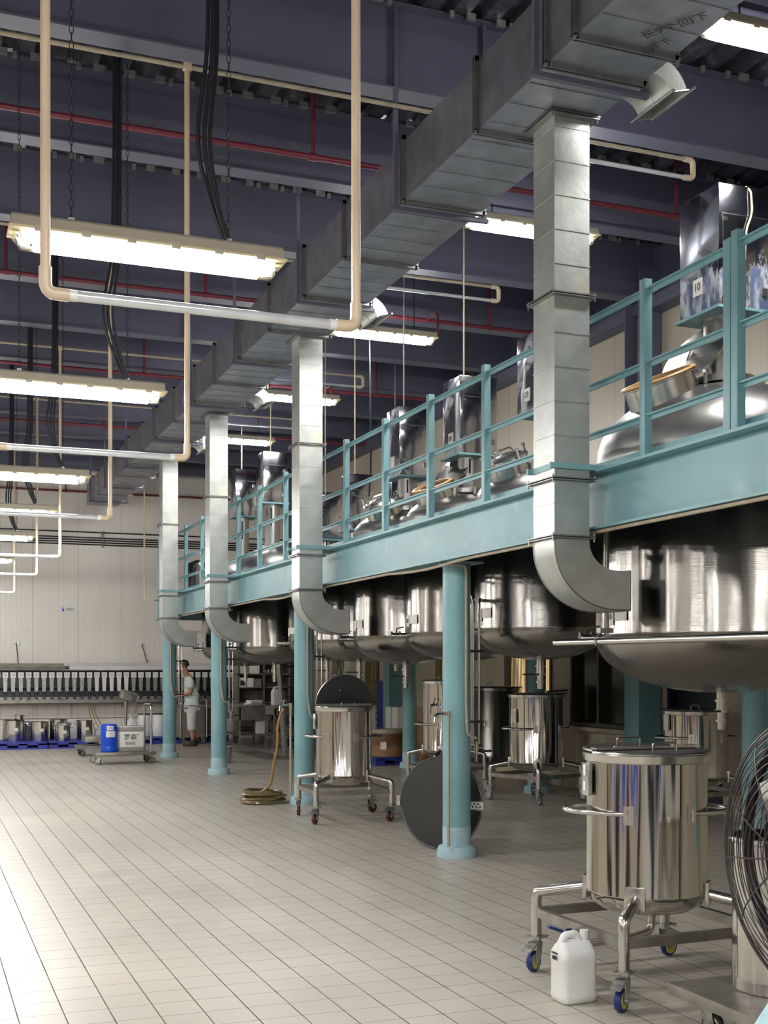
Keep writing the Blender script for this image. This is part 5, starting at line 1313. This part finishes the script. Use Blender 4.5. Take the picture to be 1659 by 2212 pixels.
# ================================================================== WORK TABLES, SHELVES
def steel_table(lab, loc, L, W, H, rz=0.0, apron=.10):
    t = thing('work_table', lab, 'table', loc, rz)
    b = MB(); b.box((0, 0, H - .02), (L, W, .035), bev=.004); b.build('top', M['steel_matt'], t)
    b = MB(); b.box((0, -W / 2 + .03, H - .04 - apron / 2), (L - .06, .02, apron)); b.box((-L / 2 + .03, 0, H - .04 - apron / 2), (.02, W - .06, apron)); b.build('apron', M['steel_matt'], t, smooth=False)
    for sx in (-1, 1):
        for sy in (-1, 1): b = MB(); b.box((sx * (L / 2 - .04), sy * (W / 2 - .04), H / 2 - .02), (.04, .04, H - .04)); b.build('leg', M['steel_matt'], t, smooth=False)
    b = MB(); b.box((0, 0, .26), (L - .08, W - .08, .025)); b.build('shelf', M['steel_matt'], t, smooth=False)
    return t
steel_table('steel work table with deep apron left of the shelving', (6.32, 23.85, 0), .75, 1.5, .86, 0, .26)
steel_table('steel work table with an empty top under the shelving, right end', (6.78, 22.35, 0), .86, .70, .86, 0, .12)
jt = jerry('jerry_can', 'white jerry can standing on the work table in front of shelves', .24, .18, .38, None, 'milk', False); jt.location = (6.58, 22.5, .86)
jt = jerry('jerry_can', 'white jerry can on the lower shelf of the work table', .24, .18, .36, None, 'milk', False); jt.location = (6.48, 23.3, .275)
t = thing('paper_stack', 'loose stack of papers on the work table beside the jerry can', 'papers', (6.30, 23.35, .86)); b = MB()
for k in range(5): b.box((.01 * k, .012 * k, .004 + .007 * k), (.30, .22, .005), rz=.15 * k)
b.build('sheets', M['paper'], t, smooth=False)
b = MB(); b.box((.04, 0, .065), (.26, .20, .05), rz=.3, R=None); b.build('folded_cloth', M['paper'], t, smooth=False)
t = thing('shelving_unit', 'grey steel shelving unit with six compartments against the far wall', 'shelves', (6.95, 25.0, 0))
W_, D_, H_ = 1.12, .42, 1.78
for x in (-W_ / 2, 0, W_ / 2): b = MB(); b.box((x, 0, H_ / 2), (.035, D_, H_)); b.build('upright', M['steel_matt'], t, smooth=False)
for z in (.30, .86, 1.18, 1.47, 1.76): b = MB(); b.box((0, 0, z), (W_ + .03, D_, .025)); b.build('shelf', M['steel_matt'], t, smooth=False)
b = MB(); b.box((0, D_ / 2, 1.0), (W_, .012, 1.6)); b.build('back_panel', M['grey_panel'], t, smooth=False)
def crate(lab, loc, s, m1, m2=None, nm='storage_box'):
    t = thing(nm, lab, 'box', loc); b = MB(); b.box((0, 0, s[2] / 2), s, bev=.004); b.build('body', m1, t)
    if m2: b = MB(); b.box((0, -s[1] / 2 - .001, s[2] * .45), (s[0] * .7, .004, s[2] * .55)); b.build('dark_front', m2, t, smooth=False)
    b = MB(); b.box((0, 0, s[2] - .006), (s[0] + .008, s[1] + .008, .02)); b.build('lid', m1, t, smooth=False)
    return t
crate('white carton, left one on the upper left shelf', (6.52, 24.95, 1.4825), (.18, .25, .19), M['paper'])
crate('white carton, right one on the upper left shelf', (6.75, 24.95, 1.4825), (.22, .25, .185), M['paper'])
crate('black-fronted white box on the middle left shelf', (6.49, 24.92, 1.1925), (.15, .2, .20), M['paper'], M['ink'])
crate('white box beside the black-fronted box on the middle left shelf', (6.66, 24.92, 1.1925), (.14, .2, .19), M['paper'])
crate('grey box at the right end of the middle left shelf', (6.83, 24.95, 1.1925), (.16, .2, .17), M['grey_panel'])
for i, (dx, r, h) in enumerate(((.06, .02, .085), (.13, .022, .09), (.22, .026, .10), (.27, .042, .13))):
    t = thing('shelf_bottle', 'white bottle on the upper right shelf, %s of four from the left' % ('first', 'second', 'third', 'last and widest')[i], 'bottle', (6.95 + dx, 24.93, 1.4825), 0, 'white bottles on the upper right shelf'); b = MB(); b.lathe([(0, 0), (r, 0), (r, h * .75), (r * .6, h * .85), (r * .6, h), (0, h)], 18); b.build('body', M['milk'], t)
t = thing('dark_cabinet', 'tall dark cabinet right of the shelving unit', 'cabinet', (7.72, 25.2, 0)); b = MB(); b.box((0, 0, .93), (.34, .5, 1.86), bev=.006); b.build('body', M['steel_dark'], t)
b = MB(); b.box((-.05, -.262, 1.0), (.02, .02, .2)); b.build('handle', M['steel_pipe'], t, smooth=False)
crate('brown cardboard box under the table end by the hose tap', (6.95, 22.3, .275), (.5, .4, .22), M['carton_dark'], nm='cardboard_box')
t = thing('blue_tray', 'blue plastic tray seen behind the hose under the table', 'tray', (7.35, 23.6, .0)); b = MB(); b.box((0, 0, .45), (.65, .4, .10), bev=.01); b.box((-.25, 0, .2), (.04, .3, .4)); b.box((.25, 0, .2), (.04, .3, .4)); b.build('tray', M['blue'], t)
# stair up to the platform
t = thing('access_stair', 'steep narrow steel stair with dark treads behind the second front column', 'stair', (6.45, 20.3, 0))
for x in (-.25, .25):
    b = MB(); P = Matrix(((0, 0, 1, x - .02), (1, 0, 0, 0), (0, 1, 0, 0), (0, 0, 0, 1))); b.prism([(.3, 0), (.55, 0), (1.10, 2.5), (.90, 2.5)], .04, P); b.build('stringer', M['zinc'], t, smooth=False)
for k in range(13):
    b = MB(); b.box((0, .36 + .045 * k, .18 * (k + 1)), (.46, .22, .03)); b.build('tread', M['steel_dark'], t, smooth=False)
t = thing('step_ladder', 'grey folding step ladder standing open beside the stair', 'ladder', (6.55, 18.85, 0))
for y in (-.22, .22):
    b = MB(); b.tube([(-.30, y, 0), (0, y * .7, 1.72)], .022, 8); b.build('front_rail', M['steel_matt'], t)
    b = MB(); b.tube([(.32, y, 0), (0, y * .7, 1.72)], .020, 8); b.build('rear_rail', M['steel_matt'], t)
for k in range(6):
    f = (k + 1) / 7; b = MB(); b.box((-.30 * (1 - f), 0, 1.72 * f), (.08, .42 * (1 - .3 * f), .02)); b.build('step', M['zinc'], t, smooth=False)

# ================================================================== GOODS BY THE WINDOWS
pallet((7.38, 18.75, 0), 'blue plastic pallet under the shrink-wrapped brown drums by the windows', .95, 1.1, .1)
for i, (x, y, r, h, m) in enumerate(((7.28, 18.45, .25, .42, 'tanplastic'), (7.12, 18.9, .16, .40, 'milk'), (7.62, 18.6, .18, .42, 'tanplastic'))):
    t = thing('fibre_drum', ('big shrink-wrapped brown drum on the pallet by the windows', 'pale drum half hidden left of the big brown drum', 'brown drum behind and right of the big wrapped drum')[i], 'drum', (x, y, .14)); b = MB(); b.lathe([(0, 0), (r, 0), (r, h), (0, h)], 36); b.build('body', M[m], t)
    b = MB(); b.lathe([(r + .006, h - .05), (r + .008, h), (r, h + .02), (0, h + .022)], 36); b.build('lid', M['pvc_old'], t)
    if i == 0:
        b = MB(); b.lathe([(r + .004, .18), (r + .012, .24), (r + .006, .30), (r + .010, .38)], 36); b.build('film_wrap', M['filmwrap'], t)
        b = MB(); a = -2.2; q = Vector((math.cos(a), math.sin(a), 0)); b.box(q * (r + .012) + Vector((0, 0, .18)), (.004, .10, .12), R=Matrix.Rotation(a, 3, 'Z')); b.build('label', M['paper'], t, smooth=False)
t = thing('upright_pallet', 'blue plastic pallet standing on edge against the wall', 'pallet', (7.92, 20.15, 0)); b = MB(); b.box((0, 0, .68), (.05, .78, 1.36))
for k in range(12): b.box((-.04, 0, .1 + .11 * k), (.04, .74, .03))
b.build('body', M['blue'], t, smooth=False)
for i, (x, y, z, s, m, l) in enumerate(((7.85, 19.2, .0, (.4, .55, .92), 'paper', 'tall pale carton beside the upright blue pallet'), (7.88, 18.02, .0, (.36, .34, .95), 'tanplastic', 'tall brown carton right of the wrapped drums'), (7.78, 16.95, .0, (.4, .5, .9), 'paper', 'pale tall carton left of the narrow pot'))):
    t = thing('cardboard_box', l, 'box', (x, y, z)); b = MB(); b.box((0, 0, s[2] / 2), s, bev=.004); b.build('body', M[m], t)
    b = MB(); b.box((-s[0] / 2 - .001, 0, s[2] / 2), (.002, .05, s[2])); b.build('tape', M['pvc_old'], t, smooth=False)
# drain channel in the floor by the tables
b = MB(); b.box((5.9, 21.2, .004), (.5, 2.2, .008)); tag(b.build('floor_grate', M['steel_matt'], smooth=False), 'low steel edging strip on the floor before the work tables', 'grate')

# ================================================================== RACKS, DRUMS AND BIN ADDED OUT OF VIEW FOR THE STEEL TO REFLECT
def dark_rack(lab, loc, L, rz):
    t = thing('reflection_rack', lab, 'rack', loc, rz)
    for sx in (-1, 1):
        for sy in (-1, 1): b = MB(); b.box((sx * L / 2, sy * .25, 1.3), (.06, .06, 2.6)); b.build('upright', M['navy'], t, smooth=False)
    for z in (.3, .95, 1.6, 2.25): b = MB(); b.box((0, 0, z), (L, .5, .05)); b.build('shelf', M['steel_dark'], t, smooth=False)
    b = MB(); b.box((0, .22, 1.4), (L, .03, 2.3)); b.build('back_sheet', M['hole'], t, smooth=False)
dark_rack('added dark rack for reflections along left side of the hall, outside the picture, first', (-5.6, 2.6, 0), 1.6, PI / 2)
dark_rack('added dark rack for reflections along left side of the hall, outside the picture, second', (-6.4, 7.2, 0), 1.2, PI / 2)
dark_rack('added dark rack for reflections along left side of the hall, outside the picture, third', (-4.6, -1.6, 0), 1.4, PI / 2 + .5)
dark_rack('added dark rack for reflections behind the camera, outside the picture', (.6, -3.6, 0), 1.5, PI)
dark_rack('added dark rack for reflections behind the fan, outside the picture', (5.2, -1.5, 0), 1.8, PI)
for i, (x, y) in enumerate(((-3.4, 1.2), (-3.8, 4.6), (2.4, -2.2))):
    t = thing('blue_drum', 'tall blue drum added for reflections outside the picture, %s' % ('near the first rack', 'near the second rack', 'behind the camera')[i], 'drum', (x, y, 0)); b = MB(); b.lathe([(0, 0), (.28, 0), (.29, .3), (.28, .32), (.29, .34), (.29, .9), (0, .92)], 32); b.build('body', M['blue_drum'], t)
t = thing('reflection_bin', 'red bin added for reflections outside the picture left of the camera', 'bin', (-2.9, 3.0, 0)); b = MB(); b.box((0, 0, .5), (.4, .4, 1.0), bev=.03); b.build('body', M['red'], t)
